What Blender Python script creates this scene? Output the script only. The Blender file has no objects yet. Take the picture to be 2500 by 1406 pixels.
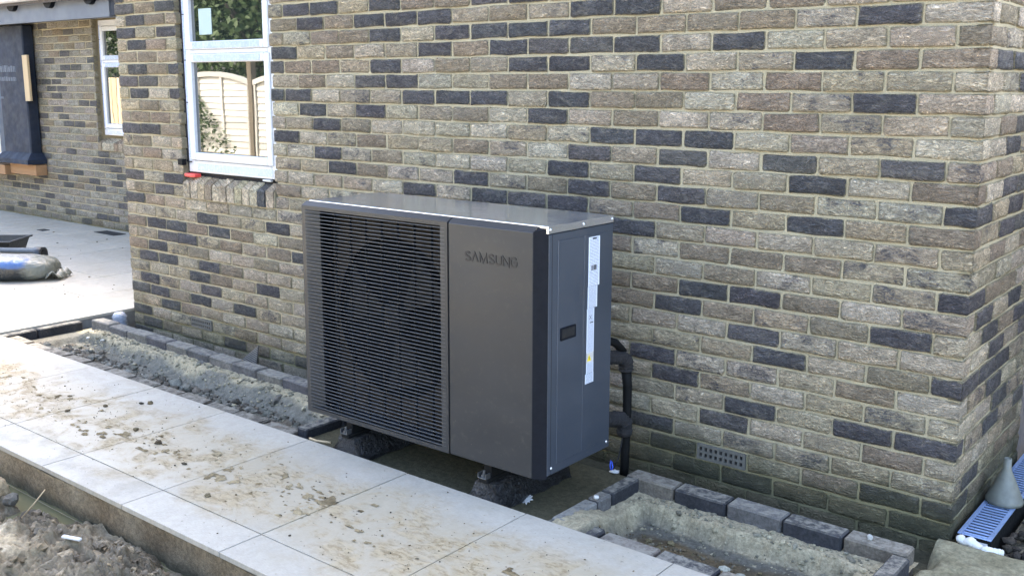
import bpy, bmesh, math, random
import numpy as np
from mathutils import Vector, Matrix
R = math.radians
rng = np.random.default_rng(7)
random.seed(7)
sc = bpy.context.scene
col = sc.collection

# ------------------------------------------------------------------ camera, sky, sun, exposure
cam_d = bpy.data.cameras.new('camera'); cam = bpy.data.objects.new('camera', cam_d); col.objects.link(cam)
CAM = np.array([0.8773, -3.5581, 1.6007]); CROT = (R(79.964), R(-0.1555), R(38.8897)); FPX = 2448.3; DY = -63.7
cam.location = CAM; cam.rotation_euler = CROT
cam_d.sensor_width = 36; cam_d.sensor_fit = 'HORIZONTAL'; cam_d.lens = 36 * FPX / 2500; cam_d.shift_y = DY / 2500
cam_d.clip_start = 0.05; cam_d.clip_end = 2000
sc.camera = cam
SUN_EL, SUN_AZ = 50, -22          # azimuth clockwise from +Y: the sun stands behind the house
w = bpy.data.worlds.new('World'); sc.world = w; w.use_nodes = True
wn = w.node_tree; bg = wn.nodes['Background']
sky = wn.nodes.new('ShaderNodeTexSky'); sky.sky_type = 'NISHITA'; sky.sun_disc = False
sky.sun_elevation = R(SUN_EL); sky.sun_rotation = R(SUN_AZ); sky.air_density = 1.0; sky.dust_density = 4.2; sky.ozone_density = 0.3
wn.links.new(sky.outputs[0], bg.inputs[0]); bg.inputs[1].default_value = 0.15
sd = bpy.data.lights.new('sun', 'SUN'); sd.energy = 1.0; sd.angle = R(8.0); sd.color = (1.0, 0.95, 0.86)
sun = bpy.data.objects.new('sun', sd); col.objects.link(sun)
tosun = Vector((math.sin(R(SUN_AZ)) * math.cos(R(SUN_EL)), math.cos(R(SUN_AZ)) * math.cos(R(SUN_EL)), math.sin(R(SUN_EL))))
sun.rotation_euler = tosun.to_track_quat('Z', 'Y').to_euler(); sun.location = (0, 0, 20)
sc.view_settings.view_transform = 'Standard'; sc.view_settings.look = 'None'; sc.view_settings.gamma = 1
sc.view_settings.exposure = 3.3
sc.view_settings.use_curve_mapping = False
sc.render.engine = 'CYCLES'
sc.cycles.use_denoising = True
sc.cycles.max_bounces = 8

def project(P):                   # world point(s) -> pixels of the 2500 x 1406 photograph (used only to rank bricks by size in view)
    Rm = np.array(cam.rotation_euler.to_matrix()); q = (np.atleast_2d(P) - CAM) @ Rm
    return np.stack([1250 + FPX * q[:, 0] / -q[:, 2], 703 + DY - FPX * q[:, 1] / -q[:, 2]], 1)

# ------------------------------------------------------------------ helpers
def tag(o, label=None, cat=None, group=None, kind=None):
    if label: o['label'] = label
    if cat: o['category'] = cat
    if group: o['group'] = group
    if kind: o['kind'] = kind
    return o
def link(o, parent=None):
    col.objects.link(o)
    if parent is not None: o.parent = parent
    return o
def empty(name, loc=(0, 0, 0), parent=None):
    o = bpy.data.objects.new(name, None); o.location = loc; o.empty_display_size = .1
    return link(o, parent)
def mesh_obj(name, v, f, m, parent=None, smooth=False, vc=None):
    me = bpy.data.meshes.new(name); me.from_pydata([tuple(map(float, a)) for a in v], [], f)
    if vc is not None:
        at = me.color_attributes.new('vc', 'FLOAT_COLOR', 'POINT'); at.data.foreach_set('color', np.asarray(vc, dtype=np.float32).ravel())
    if smooth: me.polygons.foreach_set('use_smooth', [True] * len(me.polygons))
    me.materials.append(m); me.update()
    return link(bpy.data.objects.new(name, me), parent)
class MB:
    def __init__(s): s.v = []; s.f = []
    def add(s, v, f):
        n = len(s.v); s.v += [tuple(a) for a in v]; s.f += [tuple(i + n for i in q) for q in f]; return s
    def box(s, x0, x1, y0, y1, z0, z1, c=0.0):
        if c <= 0:
            v = [(x, y, z) for x in (x0, x1) for y in (y0, y1) for z in (z0, z1)]
            return s.add(v, [(0, 1, 3, 2), (4, 6, 7, 5), (0, 4, 5, 1), (2, 3, 7, 6), (0, 2, 6, 4), (1, 5, 7, 3)])
        X = ((x0, x0 + c), (x1, x1 - c)); Y = ((y0, y0 + c), (y1, y1 - c)); Z = ((z0, z0 + c), (z1, z1 - c))
        v = []; ix = {}
        for i in (0, 1):
            for j in (0, 1):
                for k in (0, 1):
                    for a in (0, 1, 2):
                        ix[i, j, k, a] = len(v)
                        v.append((X[i][0 if a == 0 else 1], Y[j][0 if a == 1 else 1], Z[k][0 if a == 2 else 1]))
        f = []
        for i in (0, 1):
            f.append([ix[i, 0, 0, 0], ix[i, 1, 0, 0], ix[i, 1, 1, 0], ix[i, 0, 1, 0]][::(-1 if i == 0 else 1)])
            f.append([ix[0, i, 0, 1], ix[0, i, 1, 1], ix[1, i, 1, 1], ix[1, i, 0, 1]][::(-1 if i == 0 else 1)])
            f.append([ix[0, 0, i, 2], ix[1, 0, i, 2], ix[1, 1, i, 2], ix[0, 1, i, 2]][::(-1 if i == 0 else 1)])
        for i in (0, 1):
            for j in (0, 1):
                q = [ix[i, j, 0, 0], ix[i, j, 0, 1], ix[i, j, 1, 1], ix[i, j, 1, 0]]; f.append(q[::(1 if (i + j) % 2 else -1)])
                q = [ix[i, 0, j, 0], ix[i, 0, j, 2], ix[i, 1, j, 2], ix[i, 1, j, 0]]; f.append(q[::(-1 if (i + j) % 2 else 1)])
                q = [ix[0, i, j, 1], ix[0, i, j, 2], ix[1, i, j, 2], ix[1, i, j, 1]]; f.append(q[::(1 if (i + j) % 2 else -1)])
        for i in (0, 1):
            for j in (0, 1):
                for k in (0, 1):
                    q = [ix[i, j, k, 0], ix[i, j, k, 1], ix[i, j, k, 2]]; f.append(q[::(1 if (i + j + k) % 2 else -1)])
        return s.add(v, f)
    def tube(s, pts, rad, n=10, cap=True):
        P = [Vector(p) for p in pts]; rad = rad if hasattr(rad, '__len__') else [rad] * len(P)
        rings = []; up = Vector((0, 0, 1)); last = None
        for i, p in enumerate(P):
            t = (P[min(i + 1, len(P) - 1)] - P[max(i - 1, 0)]).normalized()
            a = last - t * last.dot(t) if last is not None else (up if abs(t.z) < .9 else Vector((1, 0, 0))) - t * ((up if abs(t.z) < .9 else Vector((1, 0, 0))).dot(t))
            a.normalize(); last = a; b = t.cross(a)
            rings.append([p + (a * math.cos(k * 2 * math.pi / n) + b * math.sin(k * 2 * math.pi / n)) * rad[i] for k in range(n)])
        v = [q for r in rings for q in r]; f = []
        for i in range(len(P) - 1):
            for k in range(n):
                f.append((i * n + k, i * n + (k + 1) % n, (i + 1) * n + (k + 1) % n, (i + 1) * n + k))
        if cap: f += [tuple(range(n))[::-1], tuple((len(P) - 1) * n + k for k in range(n))]
        return s.add(v, f)
    def lathe(s, prof, c=(0, 0, 0), n=24):
        v = [(c[0] + r * math.cos(k * 2 * math.pi / n), c[1] + r * math.sin(k * 2 * math.pi / n), c[2] + z) for r, z in prof for k in range(n)]
        f = [(i * n + k, i * n + (k + 1) % n, (i + 1) * n + (k + 1) % n, (i + 1) * n + k) for i in range(len(prof) - 1) for k in range(n)]
        return s.add(v, f)
    def quad(s, a, b, c, d): return s.add([a, b, c, d], [(0, 1, 2, 3)])
    def build(s, name, m, parent=None, smooth=False): return mesh_obj(name, s.v, s.f, m, parent, smooth)

def vnoise(x, y, seed):
    xi, yi = np.floor(x), np.floor(y); fx, fy = x - xi, y - yi
    fx = fx * fx * (3 - 2 * fx); fy = fy * fy * (3 - 2 * fy)
    def h(i, j):
        q = np.sin(i * 127.1 + j * 311.7 + seed * 74.7) * 43758.5453; return q - np.floor(q)
    return (h(xi, yi) * (1 - fx) + h(xi + 1, yi) * fx) * (1 - fy) + (h(xi, yi + 1) * (1 - fx) + h(xi + 1, yi + 1) * fx) * fy
def fbm(x, y, f, octv, seed, gain=.5):
    a, t, n = 1., 0., 0.; r = 0
    for o in range(octv):
        r = r + a * (vnoise(x * f, y * f, seed + o * 3.1) - .5); n += a; a *= gain; f *= 2.03
    return r / n * 2
def sstep(a, b, x):
    t = np.clip((x - a) / (b - a), 0, 1); return t * t * (3 - 2 * t)
def height_field(name, x0, x1, y0, y1, step, zf, cf, m, parent=None):
    xs = np.arange(x0, x1 + step / 2, step); ys = np.arange(y0, y1 + step / 2, step)
    X, Y = np.meshgrid(xs, ys); Z = zf(X, Y); nx, ny = len(xs), len(ys)
    v = np.stack([X.ravel(), Y.ravel(), Z.ravel()], 1)
    i = np.arange((nx - 1) * (ny - 1)); a = (i // (nx - 1)) * nx + i % (nx - 1)
    f = np.stack([a, a + 1, a + nx + 1, a + nx], 1)
    me = bpy.data.meshes.new(name)
    me.vertices.add(len(v)); me.vertices.foreach_set('co', v.ravel().astype(np.float32))
    me.loops.add(len(f) * 4); me.loops.foreach_set('vertex_index', f.ravel().astype(np.int32))
    me.polygons.add(len(f)); me.polygons.foreach_set('loop_start', np.arange(0, len(f) * 4, 4, dtype=np.int32))
    me.polygons.foreach_set('use_smooth', np.ones(len(f), dtype=bool))
    me.update(calc_edges=True)
    c = np.concatenate([cf(X, Y, Z).reshape(-1, 3), np.ones((len(v), 1))], 1).astype(np.float32)
    at = me.color_attributes.new('vc', 'FLOAT_COLOR', 'POINT'); at.data.foreach_set('color', c.ravel())
    me.materials.append(m)
    return link(bpy.data.objects.new(name, me), parent)
ICO = None
def ico(sub=1):
    bm = bmesh.new(); bmesh.ops.create_icosphere(bm, subdivisions=sub, radius=1)
    v = np.array([q.co[:] for q in bm.verts]); f = [tuple(x.index for x in q.verts) for q in bm.faces]; bm.free(); return v, f
ICO1, ICO2 = ico(1), ico(2)
def stones(name, spots, m, parent=None, sub=1, cols=None, flat=.7, jag=.25):
    """irregular lumps; spots: (x, y, z, size)"""
    bv, bf = ICO1 if sub == 1 else ICO2
    V, F, Cc = [], [], []
    n = 0
    for i, (x, y, z, s) in enumerate(spots):
        v = bv * (1 + rng.uniform(-jag, jag, (len(bv), 1))) * rng.uniform(.65, 1.3, 3) * s; v[:, 2] *= flat
        a, b = rng.uniform(0, 6.28), rng.uniform(-.5, .5)
        Ra = np.array([[math.cos(a), -math.sin(a), 0], [math.sin(a), math.cos(a), 0], [0, 0, 1]]); Rb = np.array([[1, 0, 0], [0, math.cos(b), -math.sin(b)], [0, math.sin(b), math.cos(b)]])
        v = v @ (Ra @ Rb).T + (x, y, z)
        V.append(v); F += [tuple(k + n for k in q) for q in bf]; n += len(v)
        if cols is not None: Cc.append(np.tile(np.append(np.array(cols[i % len(cols)]) * rng.uniform(.75, 1.2), 1), (len(v), 1)))
    return mesh_obj(name, np.concatenate(V), F, m, parent, False, np.concatenate(Cc) if cols is not None else None)

# ------------------------------------------------------------------ materials
class G:
    def __init__(s, name):
        s.m = bpy.data.materials.new(name); s.m.use_nodes = True; s.t = s.m.node_tree
        s.b = s.t.nodes['Principled BSDF']
    def n(s, typ, **k):
        nd = s.t.nodes.new(typ)
        for a, v in k.items(): setattr(nd, a, v)
        return nd
    def set(s, sock, v):
        if isinstance(v, bpy.types.NodeSocket): s.t.links.new(v, sock)
        elif v is not None:
            if isinstance(v, (tuple, list)) and len(v) == 3 and sock.type == 'RGBA': v = (*v, 1)
            sock.default_value = v
    def math(s, op, a, b=None, c=None, clamp=False):
        nd = s.n('ShaderNodeMath', operation=op, use_clamp=clamp)
        for i, v in enumerate((a, b, c)):
            if v is not None: s.set(nd.inputs[i], v)
        return nd.outputs[0]
    def vmath(s, op, a, b=None):
        nd = s.n('ShaderNodeVectorMath', operation=op); s.set(nd.inputs[0], a)
        if b is not None: s.set(nd.inputs[1], b)
        return nd.outputs[0]
    def noise(s, vec, scale=1, detail=3, rough=.5, dist=0):
        nd = s.n('ShaderNodeTexNoise'); s.set(nd.inputs['Vector'], vec); nd.inputs['Scale'].default_value = scale
        nd.inputs['Detail'].default_value = detail; nd.inputs['Roughness'].default_value = rough; nd.inputs['Distortion'].default_value = dist
        return nd.outputs['Fac']
    def ramp(s, x, a, b, lo=0., hi=1.):
        nd = s.n('ShaderNodeMapRange', interpolation_type='SMOOTHSTEP'); s.set(nd.inputs[0], x)
        for i, v in zip((1, 2, 3, 4), (a, b, lo, hi)): nd.inputs[i].default_value = v
        return nd.outputs[0]
    def mix(s, f, a, b, mode='MIX'):
        nd = s.n('ShaderNodeMix', data_type='RGBA', blend_type=mode); s.set(nd.inputs[0], f); s.set(nd.inputs[6], a); s.set(nd.inputs[7], b)
        return nd.outputs[2]
    def gray(s, x):
        nd = s.n('ShaderNodeCombineColor')
        for i in range(3): s.t.links.new(x, nd.inputs[i])
        return nd.outputs[0]
    def attr(s, name): return s.n('ShaderNodeAttribute', attribute_name=name)
    def pos(s): return s.n('ShaderNodeNewGeometry').outputs['Position']
    def obj(s): return s.n('ShaderNodeTexCoord').outputs['Object']
    def sep(s, v):
        nd = s.n('ShaderNodeSeparateXYZ'); s.set(nd.inputs[0], v); return nd.outputs
    def bump(s, h, strength=.5, dist=.01):
        nd = s.n('ShaderNodeBump'); s.set(nd.inputs['Height'], h); nd.inputs['Strength'].default_value = strength; nd.inputs['Distance'].default_value = dist
        s.t.links.new(nd.outputs[0], s.b.inputs['Normal'])
    def out(s, colr=None, rough=.8, metal=0., spec=None, ior=None):
        if colr is not None: s.set(s.b.inputs['Base Color'], colr)
        s.set(s.b.inputs['Roughness'], rough); s.set(s.b.inputs['Metallic'], metal)
        if spec is not None: s.set(s.b.inputs['Specular IOR Level'], spec)
        if ior is not None: s.set(s.b.inputs['IOR'], ior)
        return s.m
def simple(name, c, rough=.6, metal=0., var=.12, scale=30, bump=.0, bscale=200, bdist=.002, spec=None):
    g = G(name); p = g.pos(); nz = g.noise(p, scale, 5, .6)
    f = g.ramp(nz, .3, .7, 1 - var, 1 + var)
    cc = g.mix(1., c, g.gray(f), 'MULTIPLY')
    if bump: g.bump(g.noise(p, bscale, 4, .6), bump, bdist)
    rr = g.ramp(g.noise(p, scale * 2.3, 4), .3, .7, max(.02, rough - .08), min(1, rough + .08))
    return g.out(cc, rr, metal, spec)

def brick_material():
    g = G('creased_brick'); a = g.attr('bc'); cu = g.attr('cu').outputs['Vector']
    st = g.vmath('MULTIPLY', cu, (17., 40., 1.))
    n1 = g.noise(st, 1, 4, .6, 2.4)
    ridge = g.math('MULTIPLY', g.math('ABSOLUTE', g.math('SUBTRACT', n1, .5)), 2.)
    st2 = g.vmath('MULTIPLY', cu, (42., 90., 1.))
    n2 = g.noise(st2, 1, 4, .65, 1.4)
    n3 = g.noise(g.vmath('MULTIPLY', cu, (10., 17., 1.)), 1, 4, .6, .5)
    n4 = g.noise(g.vmath('MULTIPLY', cu, (380., 380., 1.)), 1, 2, .6)
    base = a.outputs['Color']; sm = a.outputs['Alpha']
    light = g.ramp(n3, .25, .75, .74, 1.24)
    c = g.mix(1., base, g.gray(light), 'MULTIPLY')
    dark = g.math('MULTIPLY', g.ramp(n3, .47, .60), sm)
    dark = g.math('MULTIPLY', dark, g.ramp(n2, .35, .6))
    c = g.mix(dark, c, (.085, .08, .085))
    crease = g.ramp(ridge, .0, .13, 1., 0.)
    c = g.mix(g.math('MULTIPLY', crease, .6), c, g.mix(.72, c, (.03, .028, .028)))
    c = g.mix(1., c, g.gray(g.ramp(n2, .36, .64, .70, 1.34)), 'MULTIPLY')
    c = g.mix(g.math('MULTIPLY', g.ramp(g.noise(g.vmath('MULTIPLY', cu, (16., 26., 1.3)), 1, 5, .7, 1.), .50, .70), .42), c, (.33, .295, .235))
    c = g.mix(1., c, g.gray(g.ramp(n4, .25, .75, .78, 1.22)), 'MULTIPLY')
    p = g.pos(); z = g.sep(p)[2]
    ed = g.attr('ed').outputs['Fac']
    smear = g.ramp(g.math('ADD', ed, g.math('MULTIPLY', g.math('SUBTRACT', g.noise(g.vmath('MULTIPLY', cu, (26., 34., 1.)), 1, 5, .7), .5), 1.9)), .62, 1.05)
    c = g.mix(g.math('MULTIPLY', smear, .85), c, (.31, .272, .175))
    zz = g.math('ADD', z, g.math('MULTIPLY', g.math('SUBTRACT', g.noise(p, 4.5, 4, .6), .5), .28))
    alg = g.math('MULTIPLY', g.ramp(zz, .05, .26, .8, 0.), g.ramp(g.sep(p)[0], -3.6, -1.6, .5, 1.))
    c = g.mix(alg, c, g.mix(g.noise(p, 14, 3), (.045, .048, .022), (.11, .105, .055)))
    h = g.math('ADD', g.math('MULTIPLY', g.ramp(ridge, 0, .35), 1.0), g.math('ADD', g.math('MULTIPLY', n2, .9), g.math('MULTIPLY', n4, .25)))
    g.bump(h, 1.0, .017)
    return g.out(c, .9, 0, .25)
def mortar_material():
    g = G('buff_mortar'); p = g.pos()
    c = g.mix(g.noise(p, 5, 5, .6), (.245, .212, .138), (.375, .328, .225))
    c = g.mix(1., c, g.gray(g.ramp(g.noise(p, 260, 3), .25, .75, .8, 1.2)), 'MULTIPLY')
    z = g.sep(p)[2]
    zz = g.math('ADD', z, g.math('MULTIPLY', g.math('SUBTRACT', g.noise(p, 4.5, 4, .6), .5), .28))
    c = g.mix(g.ramp(zz, .05, .26, .75, 0.), c, (.10, .098, .05))
    g.bump(g.noise(p, 160, 4, .65), .8, .004)
    return g.out(c, .95, 0, .15)
def slab_material():
    g = G('pale_porcelain_slab'); p = g.pos(); s = g.sep(p)
    rnd = g.n('ShaderNodeObjectInfo').outputs['Random']
    base = g.mix(g.noise(g.vmath('MULTIPLY', p, (1., 1., 0.)), 2.6, 6, .6), (.285, .262, .218), (.35, .322, .268))
    base = g.mix(1., base, g.gray(g.ramp(rnd, 0, 1, .94, 1.06)), 'MULTIPLY')
    grain = g.noise(g.vmath('MULTIPLY', p, (60., 260., 1.)), 1, 4, .6)
    base = g.mix(1., base, g.gray(g.ramp(grain, .3, .7, .92, 1.07)), 'MULTIPLY')
    base = g.mix(1., base, g.gray(g.ramp(g.noise(p, 38, 5, .7), .3, .7, .93, 1.06)), 'MULTIPLY')
    # trodden mud: a band along the middle of the path
    y = s[1]; yb = g.math('ADD', y, g.math('MULTIPLY', g.math('SUBTRACT', g.noise(p, 1.9, 5, .6), .5), .5))
    band = g.math('MULTIPLY', g.ramp(yb, -1.68, -1.44), g.ramp(yb, -1.16, -.96, 1., 0.))
    xs = g.ramp(s[0], -6.4, -5.6, .25, 1.)
    band = g.math('MULTIPLY', band, xs)
    blot = g.ramp(g.noise(p, 7.5, 7, .66, .6), .40, .62)
    fine = g.ramp(g.noise(g.vmath('MULTIPLY', p, (26., 60., 1.)), 1, 5, .7, .5), .42, .62)
    film = g.math('MULTIPLY', band, g.math('ADD', .45, g.math('MULTIPLY', blot, .5)))
    c = g.mix(film, base, (.31, .25, .152))
    c = g.mix(g.math('MULTIPLY', g.math('MULTIPLY', band, blot), g.math('MULTIPLY', fine, .75)), c, (.15, .107, .055))
    thin = g.ramp(g.noise(p, 3.1, 6, .65), .5, .72)
    c = g.mix(g.math('MULTIPLY', thin, .45), c, (.27, .232, .16))
    spk = g.ramp(g.noise(p, 55, 2, .5), .70, .74)
    c = g.mix(g.math('MULTIPLY', spk, .5), c, (.10, .08, .05))
    g.bump(g.math('ADD', g.math('MULTIPLY', grain, .3), g.math('MULTIPLY', g.math('MULTIPLY', band, blot), fine)), .35, .003)
    return g.out(c, g.ramp(blot, 0, 1, .5, .75), 0, .35)
def soil_material(name, bump=.9, bscale=120, bdist=.008, rough=.95, wet=False):
    g = G(name); p = g.pos(); c = g.attr('vc').outputs['Color']
    n = g.noise(p, bscale * .35, 6, .65); n2 = g.noise(p, bscale, 5, .7)
    c = g.mix(1., c, g.gray(g.ramp(n, .25, .75, .7, 1.28)), 'MULTIPLY')
    c = g.mix(1., c, g.gray(g.ramp(n2, .25, .75, .75, 1.22)), 'MULTIPLY')
    g.bump(g.math('ADD', n, g.math('MULTIPLY', n2, .6)), bump, bdist)
    return g.out(c, g.ramp(g.noise(p, 9, 4), .4, .6, .35, .9) if wet else rough, 0, .4 if wet else .2)
def block_material():
    g = G('concrete_block'); p = g.pos(); a = g.attr('vc').outputs['Color']
    n = g.noise(p, 90, 5, .7); n2 = g.noise(p, 14, 4, .6)
    c = g.mix(1., a, g.gray(g.ramp(n, .25, .75, .6, 1.4)), 'MULTIPLY')
    c = g.mix(1., c, g.gray(g.ramp(n2, .3, .7, .8, 1.2)), 'MULTIPLY')
    nz = g.sep(g.n('ShaderNodeNewGeometry').outputs['True Normal'])[2]
    dust_toplight = g.math('MULTIPLY', g.ramp(nz, .6, .9), g.ramp(g.noise(p, 30, 5, .7), .38, .62, .1, .75))  # upward faces paled: daylight on the block tops put into the colour
    c = g.mix(dust_toplight, c, (.25, .232, .19))
    g.bump(g.math('ADD', n, n2), .8, .004)
    return g.out(c, .9, 0, .25)
def paint_material(name, c, rough=.36, metal=.55):
    g = G(name); p = g.pos()
    cc = g.mix(1., c, g.gray(g.ramp(g.noise(p, 2.2, 4), .3, .7, .92, 1.08)), 'MULTIPLY')
    dz = g.ramp(g.sep(p)[2], .2, .75, 1., .35)
    dust_toplight = g.math('MULTIPLY', g.ramp(g.noise(p, 26, 6, .75), .52, .75), g.math('MULTIPLY', dz, .22))
    cc = g.mix(dust_toplight, cc, (.16, .145, .12))
    spot = g.math('MULTIPLY', g.ramp(g.noise(p, 130, 2, .5), .735, .76), g.math('MULTIPLY', dz, .5)); cc = g.mix(spot, cc, (.20, .175, .13))
    rr = g.ramp(g.noise(g.vmath('MULTIPLY', p, (3., 3., 12.)), 1, 5, .6), .3, .7, rough - .05, rough + .07)
    g.bump(g.noise(p, 700, 2), .05, .0006)
    return g.out(cc, rr, metal)
def lid_material():
    g = G('reflection_toned_lid'); p = g.pos()
    n = g.noise(g.vmath('MULTIPLY', p, (9., 14., 1.)), 1, 5, .65); n2 = g.noise(p, 60, 4)
    c = g.mix(g.ramp(n, .40, .7), (.56, .59, .64), (.64, .66, .69))  # base lightened: wall and sky reflection put into the lid colour
    return g.out(c, g.ramp(n, .3, .7, .12, .20), .88)
def glass_material():
    g = G('window_glass'); p = g.pos()
    g.bump(g.noise(p, 2.2, 2), .035, .02)
    g.b.inputs['Coat Weight'].default_value = 1.0; g.b.inputs['Coat Roughness'].default_value = .0; g.b.inputs['Coat IOR'].default_value = 1.9
    return g.out((.012, .016, .016), .0, 0, None, 2.0)
def wood_material(name, a, b, sx=(4., 4., 60.)):
    g = G(name); p = g.pos(); rnd = g.n('ShaderNodeObjectInfo').outputs['Random']
    q = g.vmath('ADD', g.vmath('MULTIPLY', p, sx), g.gray(g.math('MULTIPLY', rnd, 37.)))
    n = g.noise(q, 1, 5, .6, .8)
    c = g.mix(n, a, b); c = g.mix(1., c, g.gray(g.ramp(rnd, 0, 1, .82, 1.15)), 'MULTIPLY')
    g.bump(n, .3, .003)
    return g.out(c, .8, 0, .25)
def print_material(name, paper, ink, lines, colw, dens=.5):
    """flat print: rows of illegible small type"""
    g = G(name); uv = g.sep(g.n('ShaderNodeTexCoord').outputs['Generated'])
    row = g.math('FRACT', g.math('MULTIPLY', uv[2], lines))
    ron = g.math('LESS_THAN', row, .55)
    cell = g.n('ShaderNodeCombineXYZ'); g.set(cell.inputs[0], g.math('MULTIPLY', uv[1], colw)); g.set(cell.inputs[1], g.math('FLOOR', g.math('MULTIPLY', uv[2], lines)))
    t = g.math('GREATER_THAN', g.noise(cell.outputs[0], 1, 2, .6), 1 - dens)
    ins = g.math('MULTIPLY', g.math('GREATER_THAN', uv[1], .08), g.math('LESS_THAN', uv[1], .92))
    f = g.math('MULTIPLY', g.math('MULTIPLY', ron, t), ins)
    return g.out(g.mix(g.math('MULTIPLY', f, .75), paper, ink), .5, 0, .4)

M = dict(
    brick=brick_material(), mortar=mortar_material(), slab=slab_material(), block=block_material(),
    grout=simple('dark_grout', (.16, .155, .145), .9, bump=.4),
    bed=soil_material('sandy_bed', .9, 150, .006), mud=soil_material('wet_clay', 1., 90, .012, wet=True),
    rubble=soil_material('rubble', .7, 160, .004), riven=block_material(),
    paint=paint_material('casing_paint_shaded', (.027, .029, .032), .42, .3), paint_side=paint_material('casing_paint_skylit', (.082, .099, .13), .36, .6),  # one casing paint; front shade and side sky reflection set as two colours
    trim=simple('dark_corner_trim', (.006, .007, .010), .6, spec=.12), lid=lid_material(),
    slat=paint_material('grille_slat', (.085, .09, .098), .5, .3),
    black=simple('black_plastic', (.005, .0055, .006), .7, spec=.15), rubber=simple('black_rubber', (.007, .007, .008), .7, bump=.4, bscale=90),
    coil=simple('heat_exchanger', (.022, .019, .016), .8, .0, .3, 12, spec=.05), dark=simple('dark_cavity', (.003, .0035, .004), .8, spec=.04),
    logo=simple('embossed_letter', (.009, .009, .009), .6), steel=simple('zinc_plated_steel', (.13, .135, .14), .4, .8),
    screw=simple('screw_head', (.6, .61, .63), .3, .9), lag=simple('black_pipe_insulation', (.014, .014, .016), .6, var=.7, scale=220, bump=1., bscale=170, bdist=.012),
    upvc=simple('white_upvc', (.52, .53, .55), .35, var=.04), film=simple('blue_protective_film', (.34, .40, .56), .25, var=.06), glass=glass_material(),
    gap=simple('dark_gap', (.01, .01, .012), .9), red=simple('red_packer', (.62, .06, .05), .45), blue=simple('blue_cable_tie', (.03, .09, .6), .4),
    white=simple('white_plastic', (.46, .46, .45), .5), foam=simple('white_foam', (.50, .50, .48), .8, var=.05, bump=.5, bscale=60, bdist=.004),
    fascia=simple('blue_grey_fascia', (.095, .11, .14), .55, var=.06, scale=4), membrane=simple('navy_membrane', (.007, .013, .028), .75, var=.25, scale=5, bump=.3, bscale=8, bdist=.02),
    membrane_print=simple('faded_blue_print', (.030, .052, .09), .5), membrane_sheen=simple('sheen_toned_membrane', (.045, .06, .085), .7, var=.2, scale=5),  # second membrane tone: sheen of the left strip put into the colour
    timber=wood_material('pine_batten', (.40, .29, .165), (.50, .39, .245), (30., 30., 4.)), orange_timber=wood_material('orange_timber', (.26, .14, .065), (.36, .22, .12), (3., 40., 40.)),
    fence=wood_material('weathered_fence_wood', (.54, .52, .45), (.68, .66, .58), (3., 3., 45.)), fence_board=wood_material('striped_fence_wood', (.42, .32, .18), (.74, .64, .45), (30., 30., 2.)),  # lapped fence in pale weathered wood
    post=wood_material('fence_post_wood', (.16, .13, .09), (.25, .21, .15), (40., 40., 3.)),
    galv=simple('sky_tinted_galvanised', (.30, .42, .68), .35, .6, .08, 20), funnel=simple('grey_funnel_plastic', (.13, .135, .115), .55, var=.2, scale=18, bump=.2),  # the grate's blue is sky reflection put into the metal colour
    airbrick=simple('grey_air_brick', (.085, .082, .072), .8, bump=.4), hole=simple('air_hole', (.006, .006, .006), .95),
    roof=simple('roof_tile', (.06, .05, .045), .85, bump=.5, bscale=6, bdist=.05), ground=simple('garden_soil', (.32, .28, .20), .95, var=.4, scale=1.5, bump=.6, bscale=9, bdist=.05),
    water=None, leaf=None, bark=simple('bark', (.07, .055, .04), .95, bump=.6, bscale=20, bdist=.02),
    tub=simple('black_tub_plastic', (.017, .018, .018), .5, var=.3), pipe=simple('black_drain_pipe', (.012, .014, .017), .35),
    paper=None, yellow=simple('yellow_warning', (.75, .58, .02), .5), ink=simple('black_ink', (.015, .015, .02), .6), redink=simple('red_ink', (.65, .09, .06), .5),
    concrete=soil_material('rough_concrete', .9, 110, .006),
)
def water_material():
    g = G('muddy_water'); p = g.pos()
    g.bump(g.noise(p, 25, 3), .06, .01)
    return g.out(g.mix(g.noise(p, 6, 4), (.09, .085, .045), (.15, .14, .08)), .06, 0, .5)
M['water'] = water_material()
def leaf_material():
    g = G('leaf'); p = g.pos()
    return g.out(g.mix(g.noise(p, 3, 3), (.03, .055, .015), (.09, .13, .04)), .6, 0, .3)
M['leaf'] = leaf_material()
M['sticker'] = print_material('printed_sticker', (.62, .68, .78), (.06, .07, .12), 34, 30, .56)
M['sticker2'] = print_material('printed_sticker_dense', (.60, .66, .76), (.07, .08, .12), 26, 22, .6)
M['sticker3'] = print_material('printed_sticker_long', (.60, .66, .76), (.10, .11, .16), 70, 18, .62)
M['paper'] = print_material('window_label', (.30, .38, .38), (.17, .22, .24), 9, 14, .6)
def bag_material():
    g = G('clear_bag'); s = g.sep(g.obj()); p = g.pos()
    n = g.noise(p, 9, 5, .6, .6)
    z = g.math('ADD', s[2], g.math('MULTIPLY', g.math('SUBTRACT', n, .5), .05))
    c = g.mix(g.ramp(z, .105, .125), (.016, .019, .02), (.03, .075, .20))
    c = g.mix(g.ramp(z, .155, .175), c, (.17, .175, .175))
    c = g.mix(g.ramp(g.math('ADD', s[0], g.math('MULTIPLY', n, .1)), .20, .27), c, (.12, .125, .105))
    g.bump(g.noise(p, 22, 4, .6, 1.), .7, .02)
    return g.out(c, .22, 0, .5)
M['bag'] = bag_material()

# ------------------------------------------------------------------ ground
gm = MB(); gm.quad((-300, -300, -.32), (300, -300, -.32), (300, 300, -.32), (-300, 300, -.32))
tag(gm.build('ground', M['ground']), kind='structure')

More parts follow.
